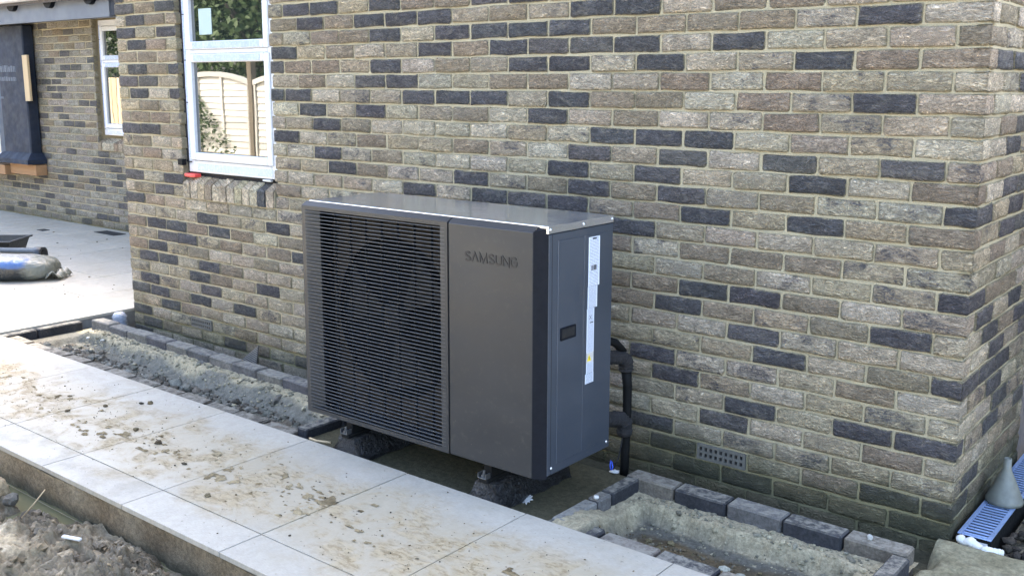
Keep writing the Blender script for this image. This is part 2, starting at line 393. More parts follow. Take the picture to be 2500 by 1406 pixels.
# ------------------------------------------------------------------ the house
house = tag(empty('brick_house', (0, 0, 0)), 'new house of buff and dark blue-grey creased brick with white windows', 'house')
L = 5.2825
WX0, WX1, WZ = -4.6025, -3.7125, .9              # window opening
wall = MB()                                       # mortar-coloured core of the front wall, 6 mm behind the brick faces
wall.box(-L + .006, WX0 - .02, .007, .30, -.32, 5.0).box(WX1 + .02, -.007, .007, .30, -.32, 5.0)
wall.box(WX0 - .02, WX1 + .02, .0072, .30, -.32, .93).box(WX0 - .02, WX1 + .02, .0072, .30, 2.22, 5.0)
wall_front = wall.build('wall', M['mortar'], house)
wall = MB(); wall.box(-.30, -.0072, .301, .982, -.32, 5.0)
wall_side = wall.build('wall', M['mortar'], house)
YF = 2.0
wall = MB(); FX0, FX1, FZ = -9.21, -8.10, .93
wall.box(-14.5, FX0 - .02, YF + .006, YF + .3, -.2, 2.30).box(FX1 + .02, -L + .31, YF + .006, YF + .3, -.2, 2.30).box(FX0 - .02, FX1 + .02, YF + .0062, YF + .3, -.2, .96)
wall_far = wall.build('wall', M['mortar'], house)
wall = MB(); wall.box(-.36, -.09, .983, 6.4, -.32, 5.0).box(-L + .3, -.361, 6.1, 6.4, -.32, 5.0); wall.build('wall', M['membrane'], house)  # rear walls added against light leaks; membrane colour stands in for their shade
wall = MB(); wall.box(-L + .006, -L + .29, .302, 6.4, -.32, 5.0)
wall.build('wall', M['mortar'], house)

TONES = {int(s.split(':')[0]): s.split(':')[1] for s in '-4:.....................dmd;-3:........ddmmd.dd.....md;-2:...mm.dd.m.dddmdm....d.d;-1:.d.mmmmdddd.dmm......md;0:m...d.ddddmd..m.d.....mm;1:mmd..d.dd.m.d.mmd...dmd;2:...m.m..mm..dd.m......dd;3:.d.m.mmd.ddd...dd...d.d;4:...m..m.d.m..d.d......m;5:....ddd......md......mm;6:.d.d.d.d..m..m..d....mdd;7:m.d..d.d....m.d.......m;8:d..m.dmdm.d..md.......m;9:m.d.dm.ddd.d;10:......d.........m....d.d;11:..mmm.m..............dm;12:d...m.................md;13:..mddmm.........d..d;14:.dm.mdm.........m.mdmddm;15:...d...........dm.m.dd;16:dm.d.............m..m.dm;17:.m...d............md.dd;18:.....d...........d.md;19:dd.d...............d..d;20:.m..d.............d.dmdd;21:.....d..............md;22:dd...d............m....d;23:d'.split(';')}
PAL = dict(p=(.575, .475, .335), l=(.665, .565, .415), y=(.575, .475, .315), m=(.385, .305, .21), d=(.118, .112, .114), n=(.17, .155, .145), f=(.46, .41, .33), g=(.18, .17, .16))
def tone(ch):
    if ch == 'd': k = 'd' if random.random() < .8 else 'n'
    elif ch == 'm': k = 'm'
    elif ch == 'f': k = 'f'
    elif ch == 'g': k = 'g'
    else: k = random.choices('pplyl', k=1)[0]
    c = np.array(PAL[k]) * random.uniform(.88, 1.12) * np.array([random.uniform(.97, 1.03) for _ in range(3)])
    smudge = random.choice([0, .2, .5, .95, .95]) if k in 'ply' else random.choice([0, .3])
    return (*c, smudge)
NU, NW = 5, 4
def brick_geo(u0, u1, w0, w1, depth=.045, wraps=None, corner=None):
    """face of one brick in wall space (u right, w up, d outward); wraps = 'r'/'l': the brick turns a corner and shows its end"""
    j = .0022
    def jit(s=1): return random.uniform(-j, j) * s
    proud = random.uniform(-.003, .0035)
    us = [u0, u0 + .010, (u0 + u1) / 2, u1 - .010, u1]; ws = [w0, w0 + .010, w1 - .010, w1]
    v = []; c = []; e = []
    for a, ww in enumerate(ws):
        for b, uu in enumerate(us):
            edge = a in (0, NW - 1) or b in (0, NU - 1)
            cnr = a in (0, NW - 1) and b in (0, NU - 1)
            d = proud + (-.004 if edge else jit(1.2)) - (.001 if cnr else 0)
            ju = jit(1.2) if b in (0, NU - 1) else jit(2); jw = jit(1.5)
            if cnr: ju += .0008 * (1 if b == 0 else -1); jw += .0008 * (1 if a == 0 else -1)
            if (corner == 'r' and b == NU - 1) or (corner == 'l' and b == 0): ju = 0; d = proud - .0015
            v.append((uu + ju, ww + jw, d)); c.append((uu - u0, ww - w0))
            e.append(1. if (a in (0, NW - 1) or (b == 0 and corner != 'l') or (b == NU - 1 and corner != 'r')) else 0.)
    f = [(a * NU + b, a * NU + b + 1, (a + 1) * NU + b + 1, (a + 1) * NU + b) for a in range(NW - 1) for b in range(NU - 1)]
    per = [b for b in range(NU)] + [a * NU + NU - 1 for a in range(1, NW)] + [(NW - 1) * NU + b for b in range(NU - 2, -1, -1)] + [a * NU for a in range(NW - 2, 0, -1)]
    n = len(v)
    for k in per:
        x, y, d = v[k]; v.append((x, y, -depth)); c.append((c[k][0] + .02, c[k][1] + .02)); e.append(1.)
    m = len(per)
    for i in range(m):
        q = (per[i], n + i, n + (i + 1) % m, per[(i + 1) % m])
        cb = [k % NU for k in (per[i], per[(i + 1) % m])]
        if (corner == 'r' and cb == [NU - 1, NU - 1]) or (corner == 'l' and cb == [0, 0]): continue
        f.append(q)
    if wraps:                                      # the end face: stretch texture coordinates along the depth
        for i, k in enumerate(per): c[n + i] = (c[k][0] + depth, c[k][1]) if abs(v[k][0] - (u1 if wraps == 'r' else u0)) < .008 else c[n + i]
    return v, f, c, e
MAP = {'front': lambda q: (q[0], -q[2], q[1]), 'side': lambda q: (q[2], q[0], q[1]), 'far': lambda q: (q[0], YF - q[2], q[1])}
BR = []                                            # (wall, verts, faces, coords, colour, seed, area)
HP_HULL = [(738, 490), (900, 468), (1500, 522), (1487, 1095), (1320, 1172), (750, 1000)]
def inside(px, poly):
    s = False; j = len(poly) - 1
    for i in range(len(poly)):
        if (poly[i][1] > px[1]) != (poly[j][1] > px[1]) and px[0] < (poly[j][0] - poly[i][0]) * (px[1] - poly[i][1]) / (poly[j][1] - poly[i][1]) + poly[i][0]: s = not s
        j = i
    return s
def put_brick(where, u0, u1, w0, w1, tn, depth=.045, wraps=None, ret=None):
    v, f, c, e = brick_geo(u0, u1, w0, w1, depth, wraps, 'r' if ret else None); mp = MAP[where]; V = [mp(q) for q in v]
    if ret:                                        # a corner brick: its end on the side wall belongs to the same mesh
        v2, f2, c2, e2 = brick_geo(0., ret, w0, w1, .045, None, 'l'); n0 = len(V); V += [MAP['side'](q) for q in v2]; f = f + [tuple(i + n0 for i in q) for q in f2]; c = c + [(a + .3, b) for a, b in c2]; e = e + e2
    P = project(np.array([mp((u, w_, 0)) for u, w_ in ((u0, w0), (u1, w0), (u1, w1), (u0, w1))]))
    x, y = P[:, 0], P[:, 1]; area = .5 * abs(sum(x[i] * y[(i + 1) % 4] - x[(i + 1) % 4] * y[i] for i in range(4)))
    cx, cy = x.mean(), y.mean()
    if not (0 < cx < 2500 and 0 < cy < 1406) or inside((cx, cy), HP_HULL): area = 0
    if where == 'far' and cx > 285: area = 0
    BR.append((where, V, f, c, tn, random.random() * 90, area, e))
for r in range(-42, 25):                           # front wall
    zt = 1.8 - .075 * r; z0, z1 = zt - .07, zt - .005
    base = .1075 if r % 2 == 0 else .22
    edges = [0.] + [-(base + .225 * k) for k in range(24)]
    edges = [e for e in edges if e > -L + .03] + [-L]
    for n in range(len(edges) - 1):
        xr = edges[n] - (.005 if n else 0); xl = edges[n + 1] + (.005 if n + 1 < len(edges) - 1 else 0)
        ch = TONES.get(r, '')[n:n + 1] or '.'
        if r < -4 and ch == '.': ch = random.choice('...dm')
        if r >= 23 and n > 0: ch = random.choice('..dm')
        if r == 22 and n in (4, 20): continue
        tn = tone(ch)
        if n == 0:
            put_brick('front', xl, 0, z0, z1, tn, .05, None, (.2150 if r % 2 == 0 else .1025)); continue
        if WZ + .02 < z1 < 2.24 and xr > WX0 and xl < WX1:
            if xl < WX0: xr = WX0
            elif xr > WX1: xl = WX1
            else: continue
            if xr - xl < .03: continue
        jl = abs(xr - WX0) < .008 and WZ + .02 < z1 < 2.24
        put_brick('front', xl, xr, z0, z1, tn, .1025 if jl else .045, 'r' if jl else None)
for r in range(-42, 25):                           # side wall (returns of the corner bricks first)
    zt = 1.8 - .075 * r; z0, z1 = zt - .07, zt - .005
    base = .22 if r % 2 == 0 else .1075
    edges = [.0005, base] + [base + .225 * k for k in range(1, 5)]; edges = [e for e in edges if e < .97] + [.98]
    for n in range(1, len(edges) - 1):
        put_brick('side', edges[n] + .005, edges[n + 1] - .005, z0, z1, tone(random.choice('....ddm')))
for r in range(-7, 24):                            # set-back wall
    zt = 1.8 - .075 * r; z0, z1 = zt - .07, zt - .005
    if z0 > 2.23: continue
    u = -14.2 + (.1125 if r % 2 else 0)
    while u < -L - .1:
        a, b = u + .005, u + .22
        u += .225
        ch = random.choice('ffffffggm')
        if z1 > FZ + .02 and b > FX0 and a < FX1:
            if a < FX0 - .03: b = FX0
            elif b > FX1 + .03: a = FX1
            else: continue
        put_brick('far', a, b, z0, z1, tone(ch))
def brick_mesh(name, items):
    V, F, CU, BC, ED = [], [], [], [], []
    for _, v, f, c, tn, seed, _a, ee in items:
        n = len(V); V += v; F += [tuple(i + n for i in q) for q in f]
        CU += [(a, b, seed) for a, b in c]; BC += [tn] * len(v); ED += ee
    me = bpy.data.meshes.new(name); me.from_pydata(V, [], F)
    a = me.attributes.new('cu', 'FLOAT_VECTOR', 'POINT'); a.data.foreach_set('vector', np.array(CU, dtype=np.float32).ravel())
    a = me.attributes.new('ed', 'FLOAT', 'POINT'); a.data.foreach_set('value', np.array(ED, dtype=np.float32))
    a = me.color_attributes.new('bc', 'FLOAT_COLOR', 'POINT'); a.data.foreach_set('color', np.array(BC, dtype=np.float32).ravel())
    me.polygons.foreach_set('use_smooth', [True] * len(me.polygons)); me.materials.append(M['brick']); me.update()
    return me
WALLS = {'front': wall_front, 'side': wall_side, 'far': wall_far}
order = sorted(range(len(BR)), key=lambda i: -BR[i][6]); single = set(i for i in order[:300] if BR[i][6] > 0)
for i in sorted(single): link(bpy.data.objects.new('brick', brick_mesh('brick', [BR[i]])), WALLS[BR[i][0]])
for wn_, wo in WALLS.items():
    rest = [BR[i] for i in range(len(BR)) if i not in single and BR[i][0] == wn_]
    tag(link(bpy.data.objects.new('brickwork', brick_mesh('brickwork', rest)), wo), kind='stuff')

def single_brick(name, V, F, tn, parent):          # a loose-shaped brick (sill bricks)
    c = [(q[2] * 1.0, q[0] * .4 + q[1]) for q in V]
    me = brick_mesh(name, [(None, V, F, c, tn, random.random() * 90, 0, [0.] * len(V))])
    return link(bpy.data.objects.new(name, me), parent)
def sill(x0, x1, n, yb, zf, zb, zbot, yfront, tones):
    m = MB(); m.add([(x0, yfront + .012, zbot + .004), (x1, yfront + .012, zbot + .004), (x1, yfront + .012, zf - .006), (x0, yfront + .012, zf - .006), (x0, yb, zbot + .004), (x1, yb, zbot + .004), (x1, yb, zb - .006), (x0, yb, zb - .006)],
                    [(0, 1, 2, 3), (3, 2, 6, 7), (1, 5, 6, 2), (0, 3, 7, 4), (0, 4, 5, 1)])
    s = m.build('window_sill', M['mortar'], house)
    p = (x1 - x0) / n
    for k in range(n):
        a, b = x0 + p * k + .0045, x0 + p * (k + 1) - .0045; dz = random.uniform(-.004, .004); dy = random.uniform(-.004, .003); t = random.uniform(-.002, .002)
        y0 = yfront + dy; c = .004
        V = [(a + t, y0, zbot), (b + t, y0, zbot), (b, y0, zf + dz - c), (a, y0, zf + dz - c), (a, y0 + c, zf + dz), (b, y0 + c, zf + dz), (b, yb, zb + dz), (a, yb, zb + dz), (a + t, yb, zbot), (b + t, yb, zbot)]
        F = [(0, 1, 2, 3), (3, 2, 5, 4), (4, 5, 6, 7), (1, 9, 6, 5, 2), (0, 3, 4, 7, 8), (0, 8, 9, 1), (8, 7, 6, 9)]
        tn = tone(tones[k % len(tones)]); o = single_brick('brick', V, F, (tn[0], tn[1], tn[2], 0.), s); o.data.polygons.foreach_set('use_smooth', [False] * len(o.data.polygons))
    return s
sill(WX0 + .003, WX1 - .003, 12, .05, .998, 1.035, .905, -.012, '...m......d.')
sill(FX0 + .003, FX1 - .003, 14, YF + .09, .985, 1.03, .905, YF - .02, 'm.n.mn')

def window(loc, W, zb, zt, ztr, label, paper=False):
    """white two-light window: x from 0 to W, front face at y = 0"""
    o = empty('window', loc, house)
    f = .062
    m = MB()
    m.box(0, f, 0, .07, zb, zt, .004).box(W - f, W, 0, .07, zb, zt, .004).box(f, W - f, .0005, .07, zb, zb + f + .01, .004).box(f, W - f, .0005, .07, zt - f, zt, .004)
    m.box(f, W - f, .0005, .07, ztr - .012, ztr + .012, .003)
    m.build('frame', M['upvc'], o)
    for z0, z1, q in ((zb + f + .012, ztr - .013, 0), (ztr + .013, zt - f - .001, 1)):
        s = MB(); g = .048; a, b = f * .62, W - f * .62
        s.box(a, a + g, -.012, .05, z0, z1, .006).box(b - g, b, -.012, .05, z0, z1, .006).box(a + g, b - g, -.0115, .05, z0, z0 + g, .006).box(a + g, b - g, -.0115, .05, z1 - g, z1, .006)
        s.build('sash', M['upvc'], o)
        p = MB(); p.box(a + g - .004, b - g + .004, .012, .03, z0 + g - .004, z1 - g + .004); p.build('pane', M['glass'], o)
        k = MB(); k.box(a + g + .03, b - g - .03, -.0135, -.0112, (z1 - g + .006) if q == 0 else (z0 + .006), (z1 - .006) if q == 0 else (z0 + g - .006)); k.build('protective_film', M['film'], o)
    k = MB(); k.box(.09, W - .05, -.0022, .0, zb + .012, zb + .055); k.build('protective_film', M['film'], o)
    k = MB(); k.box(.008, .03, -.0022, .0, zb + .09, zt - .05); k.build('protective_film', M['film'], o)
    if paper:
        k = MB(); k.box(f + .10, f + .225, .0095, .0118, ztr + .10, ztr + .25); k.build('paper_label', M['paper'], o)
    for zz in (zb + .06, ztr - .05, ztr + .22, zb + .42):
        k = MB(); k.box(.005, .035, -.006, -.0023, zz, zz + .006); k.build('hook', M['ink'], o)
    return o
wmain = window((-4.588, .033, 0), .875, 1.062, 2.215, 1.785, 'w', True)
window((FX0 + .02, YF + .06, 0), 1.06, 1.06, 2.24, 1.82, 'w2')
m = MB(); m.box(WX0 + .005, WX1 - .005, .06, .16, 1.02, 1.061).box(WX0 - .015, -4.589, .036, .10, 1.02, 2.2); m.build('packing_gap', M['gap'], house)
m = MB(); m.box(0, .11, 0, .05, 0, .022, .004); pk = m.build('window_packer', M['red']); pk.location = (-4.59, -.005, 1.033)
tag(pk, 'small red plastic packer under the corner of the large white window', 'packer')
m = MB(); m.box(0, .075, 0, .02, 0, .012, .003); pk = m.build('window_packer', M['white']); pk.location = (-3.86, .028, 1.046)
tag(pk, 'small white plastic packer under the right end of the white window', 'packer')
m = MB(); m.box(0, .05, 0, .03, 0, .036, .002); pk = m.build('frame_clip', M['black']); pk.location = (-4.625, -.024, 1.105); tag(pk, 'small black clip on the brick edge left of the large window', 'clip')
for k in range(5):
    pass
# air bricks set into the wall
def air_brick(x0, x1, z0, z1, rows, cols_, soft):
    m = MB(); t = .012; y0 = -.004
    W = x1 - x0; H = z1 - z0
    cw, chh = (W - t) / cols_, (H - t) / rows
    xs = [x0] + sum([[x0 + t * .9 + cw * k + .001, x0 + t * .1 + cw * (k + 1)] for k in range(cols_)], []) + [x1]
    zs = [z0] + sum([[z0 + t * .9 + chh * k + .001, z0 + t * .1 + chh * (k + 1)] for k in range(rows)], []) + [z1]
    v = [(a, y0, b) for b in zs for a in xs]; nx = len(xs); f = []
    hb = MB()
    for j in range(len(zs) - 1):
        for i in range(nx - 1):
            if i % 2 == 1 and j % 2 == 1:
                a, b, c, d = xs[i], xs[i + 1], zs[j], zs[j + 1]
                m.add([(a, y0, c), (b, y0, c), (b, y0, d), (a, y0, d), (a, y0 + .03, c), (b, y0 + .03, c), (b, y0 + .03, d), (a, y0 + .03, d)], [(0, 4, 5, 1), (1, 5, 6, 2), (2, 6, 7, 3), (3, 7, 4, 0)])
            else: f.append((j * nx + i, j * nx + i + 1, (j + 1) * nx + i + 1, (j + 1) * nx + i))
    m.add(v, f)
    m.add([(x0, y0, z0), (x1, y0, z0), (x1, y0, z1), (x0, y0, z1), (x0, .02, z0), (x1, .02, z0), (x1, .02, z1), (x0, .02, z1)], [(0, 4, 5, 1), (1, 5, 6, 2), (2, 6, 7, 3), (3, 7, 4, 0)])
    o = m.build('air_brick', M['airbrick'], house)
    hb.box(x0 + .006, x1 - .006, -.004 + .0095, .0068, z0 + .006, z1 - .006); hb.build('vent_back', M['hole'], o)
air_brick(-1.0025, -.7875, .0805, .1455, 2, 9, 0)
air_brick(-4.6025, -4.3875, .0805, .1455, 2, 9, 1)

# roof over the front block, set-back roof with its fascia, gutter and brackets
m = MB(); m.add([(-L - .15, -.28, 5.06), (.3, -.28, 5.06), (.3, 3.2, 6.75), (-L - .15, 3.2, 6.75), (-L - .15, -.28, 4.96), (.3, -.28, 4.96), (.3, 3.2, 6.6), (-L - .15, 3.2, 6.6), (-L - .15, 6.6, 5.0), (.3, 6.6, 5.0)], [(0, 1, 2, 3), (4, 7, 6, 5), (0, 4, 5, 1), (1, 5, 6, 2), (0, 3, 7, 4), (3, 2, 9, 8)])
m.build('roof', M['roof'], house)
m = MB(); m.add([(-16, 1.62, 2.46), (-L, 1.62, 2.46), (-L, 4.6, 4.0), (-16, 4.6, 4.0), (-16, 1.62, 2.40), (-L, 1.62, 2.40), (-L, 6.6, 2.5), (-16, 6.6, 2.5)], [(0, 1, 2, 3), (0, 4, 5, 1), (4, 3, 2, 5), (3, 2, 6, 7)])
m.build('roof', M['roof'], house)
m = MB(); m.box(-15, -8.32, 1.70, 1.735, 2.225, 2.415, .004).box(-15, -8.33, 1.7355, YF + .01, 2.25, 2.27); fas = m.build('fascia', M['fascia'], house)
m = MB(); m.box(-8.315, -8.08, 1.71, 1.80, 2.235, 2.42, .006); m.build('fascia', M['membrane'], house)
m = MB()
prof = [(.075 * math.cos(a), .06 * math.sin(a)) for a in np.linspace(math.pi, 2 * math.pi, 9)]
gv = [(x, 1.622 + a, 2.49 + b) for x in (-15, -8.25) for a, b in prof]
m.add(gv, [(i, i + 1, 9 + i + 1, 9 + i) for i in range(8)]); gut = m.build('gutter', M['upvc'], house, True)
for k in range(8):
    x = -8.62 - k * .80
    m = MB(); n = 12; arcp = [(.085 * math.cos(t), .075 * math.sin(t)) for t in np.linspace(math.pi, 2 * math.pi, n)]
    v = [(x + a, 1.655, 2.425 + b_) for a, b_ in arcp] + [(x + a, 1.699, 2.425 + b_) for a, b_ in arcp]
    m.add(v, [(i, i + 1, n + i + 1, n + i) for i in range(n - 1)] + [tuple(range(n)), tuple(range(2 * n - 1, n - 1, -1)), (0, n, 2 * n - 1, n - 1)]); m.build('gutter_bracket', M['trim'], house)

# membrane-wrapped pier, its timber and the opening on the far left
pier = tag(empty('wrapped_pier', (-10.75, 1.93, .7)), 'navy membrane-wrapped pier standing left of the set-back brick wall', 'pier')
m = MB(); m.box(-.32, .31, -.07, .06, .06, 1.53, .012); m.build('membrane', M['membrane'], pier)
m = MB(); m.box(-.52, -.322, -.03, .06, .02, 1.53, .012); m.build('membrane', M['membrane_sheen'], pier)
m = MB(); m.add([(-.40, -.16, .0), (.40, -.16, .0), (.40, .06, .0), (-.40, .06, .0), (-.40, -.16, .05), (.40, -.16, .05), (.40, .06, .05), (-.40, .06, .05), (-.325, -.075, .12), (.315, -.075, .12), (.315, .06, .12), (-.325, .06, .12)],
              [(0, 3, 2, 1), (0, 1, 5, 4), (1, 2, 6, 5), (2, 3, 7, 6), (3, 0, 4, 7), (4, 5, 9, 8), (5, 6, 10, 9), (6, 7, 11, 10), (7, 4, 8, 11), (8, 9, 10, 11)]); m.build('skirt', M['membrane'], pier)
for zz, hh, x0, x1 in ((1.02, .075, -.50, .10), (.92, .05, -.50, .10), (.72, .03, -.46, -.24)):
    m = MB()
    x = x0
    while x < x1:
        ww = random.uniform(.02, .05); m.box(x, min(x + ww, x1), -.0725 if x > -.33 else -.0325, -.0702 if x > -.33 else -.0302, zz, zz + hh * random.uniform(.8, 1)); x += ww + .012
    m.build('faded_print', M['membrane_print'], pier)['kind'] = 'stuff'
def plank(name, x0, x1, y0, y1, z0, z1, m_, label):
    o = MB().box(0, x1 - x0, 0, y1 - y0, 0, z1 - z0, .003).build(name, m_); o.location = (x0, y0, z0); return tag(o, label, name.split('_')[-1])
b = plank('timber_batten', -10.41, -10.30, 1.83, 1.858, 1.40, 1.90, M['timber'], 'upright pine batten on the right side of the wrapped pier'); b.rotation_euler = (0, R(-1.2), 0)
b = plank('timber_batten', -11.27, -11.16, 1.86, 1.888, 1.72, 2.18, M['timber'], 'upright pine batten at the left edge beside the wrapped pier'); b.rotation_euler = (0, R(-1.2), 0)
plank('timber_board', -12.6, -10.98, 1.80, 1.98, .555, .665, M['orange_timber'], 'orange timber board under the opening at the far left')
plank('timber_board', -10.97, -10.36, 1.86, 1.99, .57, .69, M['orange_timber'], 'brown timber board under the wrapped pier')
wl = empty('window', (-13.1, 1.93, 0), house)
m = MB(); m.box(0, 1.82, 0, .06, .70, .78, .004).box(1.76, 1.82, 0, .06, .781, 2.2, .004).box(0, 1.82, -.12, -.001, .67, .70, .004); m.build('frame', M['upvc'], wl)
m = MB(); m.box(0, 1.759, .02, .04, .781, 2.2); m.build('pane', M['glass'], wl)

# ------------------------------------------------------------------ patio of pale slabs
ZP = .07
patio = MB(); patio.box(-5.425, 1.5, -1.70, -.862, -.30, ZP - .021).box(-16, -5.428, -1.70, YF + .0, -.30, ZP - .021)
patio = tag(patio.build('patio', M['concrete'] if False else M['grout']), kind='structure')
def slab(x0, x1, y0, y1):
    g = .0022; c = .0012
    o = MB().box(x0 + g, x1 - g, y0 + g, y1 - g, ZP - .02, ZP + random.uniform(-.0006, .0006), c).build('slab', M['slab'], patio); return o
xs = [-5.42 + 0, -4.862, -4.253, -3.64, -3.035, -2.435, -1.832, -1.228, -.62, -.015, .59, 1.195, 1.5]
for a, b in zip(xs[:-1], xs[1:]):
    slab(a, b, -1.571, -.857); slab(a, b, -1.746, -1.571)
for k in range(17):
    xa, xb = -5.42 - .607 * (k + 1), -5.42 - .607 * k
    ys = [-.40 + .4615 * k + .907 * j for j in range(-24, 8)]; ys = [-1.746] + [y for y in ys if -1.70 < y < YF - .04] + [YF - .002]
    for a, b in zip(ys[:-1], ys[1:]): slab(xa, xb, a, b)
def face_col(X, Y, Z): return None
# rough bedding face below the border slabs
def bed_face():
    xs_ = np.arange(-6.5, 1.5, .02); zs_ = np.linspace(-.28, ZP - .0215, 18)
    X, Z = np.meshgrid(xs_, zs_); Y = -1.742 + .012 * fbm(X, Z * 1.3, 9, 4, 3) + .02 * np.clip(-.02 - Z, 0, .1)
    v = np.stack([X.ravel(), Y.ravel(), Z.ravel()], 1); nx = len(xs_)
    f = [(j * nx + i, j * nx + i + 1, (j + 1) * nx + i + 1, (j + 1) * nx + i) for j in range(len(zs_) - 1) for i in range(nx - 1)]
    t = np.clip(fbm(X, Z, 5, 4, 8) * .8 + .5, 0, 1)[..., None]
    c = np.array([.125, .09, .053]) * (1 - t) + np.array([.20, .165, .112]) * t
    damp = sstep(-.02, -.09, Z)[..., None]; c = c * (1 - damp) + np.array([.07, .066, .045]) * damp
    mesh_obj('bedding', v, f, M['bed'], patio, True, np.concatenate([c.reshape(-1, 3), np.ones((len(v), 1))], 1))
bed_face()
# crumbs of mud on the slabs
sp = []
for _ in range(650):
    y = float(np.clip(rng.normal(-1.28, .17), -1.72, -.9)); x = rng.uniform(-5.3, -.3); s = rng.choice([.0018, .0028, .004, .006], p=[.52, .3, .15, .03]); sp.append((x, y, ZP + s * .3, s))
for _ in range(110): sp.append((rng.uniform(-10, -5.5), rng.uniform(-1, 1.6), ZP + .002, rng.choice([.004, .006, .010])))
for x, y, s in ((-3.42, -1.02, .016), (-3.45, -1.05, .012), (-3.62, -1.33, .016), (-3.13, -1.27, .017), (-2.9, -1.3, .02), (-3.55, -1.18, .012), (-2.25, -1.50, .012), (-2.6, -1.37, .012)): sp.append((x, y, ZP + .004, s))
tag(stones('mud_crumbs', sp, M['rubble'], cols=[(.10, .077, .047), (.14, .11, .064), (.055, .045, .031)], flat=.6), 'dark crumbs of dried mud scattered over the pale slabs', 'mud', kind='stuff')
def trodden():
    st = .0085; xs_ = np.arange(-5.35, -.35, st); ys_ = np.arange(-1.60, -.93, st); X, Y = np.meshgrid(xs_, ys_); nx = len(xs_)
    yb = Y + .10 * fbm(X, Y, 1.6, 3, 201); band = sstep(-1.57, -1.40, yb) * (1 - sstep(-1.22, -1.02, yb))
    n1 = fbm(X + .1 * fbm(X, Y, 6, 2, 207), Y * 1.5, 4.2, 5, 203, .62); n2 = fbm(X, Y * 1.8, 24, 4, 205, .65)
    t = band * (.48 + n1 * .85 + 1.15 * n2) - .90
    T = np.clip(t, -.02, .5) * .016; V = np.stack([X.ravel(), Y.ravel(), (ZP + .0009 + T).ravel()], 1); tt = t.ravel()
    i = np.arange((nx - 1) * (len(ys_) - 1)); a = (i // (nx - 1)) * nx + i % (nx - 1); q = np.stack([a, a + 1, a + nx + 1, a + nx], 1); q = q[(tt[q] > 0).sum(1) >= 3]
    used, inv = np.unique(q, return_inverse=True); q = inv.reshape(-1, 4); V = V[used]
    k = np.clip(.5 + 1.2 * fbm(V[:, 0], V[:, 1], 9, 4, 209), 0, 1)[:, None]; c = np.array([.12, .089, .047]) * (1 - k) + np.array([.25, .20, .118]) * k
    return mesh_obj('trodden_mud', V, [tuple(map(int, r_)) for r_ in q], M['rubble'], None, True, np.concatenate([c, np.ones((len(V), 1))], 1))
tag(trodden(), 'trodden yellow-brown mud smeared along the middle of the slab path', 'mud', kind='stuff')
for x0, x1, y0, y1, lb in ((-9.0, -8.62, 1.76, 1.90, 'dark drain opening in the slabs beside the house corner'), (-9.62, -9.50, 1.46, 1.54, 'small dark slot in the slabs of the far patio')):
    o = MB().box(0, x1 - x0, 0, y1 - y0, 0, .004).build('drain_cover', M['hole']); o.location = (x0, y0, ZP + .001); tag(o, lb, 'drain cover')

# ------------------------------------------------------------------ kerb blocks, edging blocks
def block(name, x, y, z, lx, ly, lz, c, label, group, rz=0, cham=.006, parent=None, rough=0):
    m = MB().box(-lx / 2, lx / 2, -ly / 2, ly / 2, -lz, 0, cham)
    me_c = np.tile((*c, 1), (len(m.v), 1))
    if rough: m.v = [(a + random.uniform(-1, 1) * rough, b_ + random.uniform(-1, 1) * rough, d + random.uniform(-1, 1) * rough * .7) for a, b_, d in m.v]
    o = mesh_obj(name, m.v, m.f, M['block'], parent, False, me_c); o.location = (x, y, z); o.rotation_euler = (R(random.uniform(-1.2, 1.2)), R(random.uniform(-.8, .8)), R(rz + random.uniform(-.8, .8)))
    return tag(o, label, 'block', group)
ORD = 'first second third fourth fifth sixth seventh eighth ninth tenth eleventh twelfth thirteenth'.split()
GREY, DARK, BRWN = (.085, .082, .08), (.026, .027, .031), (.10, .088, .072)
GL = 'kerb blocks of the left bed by the wall'; n = 0
x = -5.30
while x < -2.6:
    t = (x + 5.3) / 2.7
    c = [(.105, .10, .092), (.075, .073, .072), (.115, .11, .098), (.06, .058, .062), (.11, .106, .095), (.07, .068, .067)][n % 6]
    block('kerb_block', x + .109, -.253 - .075 * t, ZP + random.uniform(-.004, .003), .218, .088, .105, c, ORD[n] + ' grey kerb block from the far end of the left row by the wall', GL, -1.4); x += .2265; n += 1
GR = 'kerb blocks of the right bed by the wall'
for k, (c, lb) in enumerate(((BRWN, 'rough grey-brown kerb block nearest the heat pump in the row by the wall'), (DARK, 'dark wet kerb block below the right air brick'), (GREY, 'pale-topped grey kerb block in the middle of the right row'), (DARK, 'dark kerb block with a crumb of mortar on its end'), (BRWN, 'brown kerb block with a white pebble on it, nearest the house corner'))):
    x = -1.035 + .2205 * k; block('kerb_block', x, -.283 - .004 * (k % 2), ZP + .002, .213, .086, .105, c, lb, GR)
block('kerb_block', -1.110, -.405, ZP, .056, .205, .10, DARK, 'dark rough kerb block set end-on beside the concrete pad', None)
block('kerb_block', -1.112, -.555, ZP - .001, .056, .085, .10, GREY, 'short grey kerb block with a white cap on it', None)
block('kerb_block', -1.116, -.712, ZP - .004, .058, .215, .10, (.15, .148, .14), 'pale grey kerb block nearest the slabs beside the pad', None)
block('kerb_block', -.062, -.440, ZP, .060, .21, .10, DARK, 'dark slate-grey block closing the right end of the bed', None)
block('kerb_block', -.075, -.655, ZP - .01, .060, .20, .10, GREY, 'grey block closing the right bed nearest the slabs', None)
block('kerb_block', -2.575, -.68, ZP, .066, .21, .10, DARK, 'dark block end-on between the left bed and the concrete pad', None)
block('kerb_block', -2.575, -.465, ZP, .066, .21, .10, DARK, 'dark block under the heat pump closing the left bed', None)
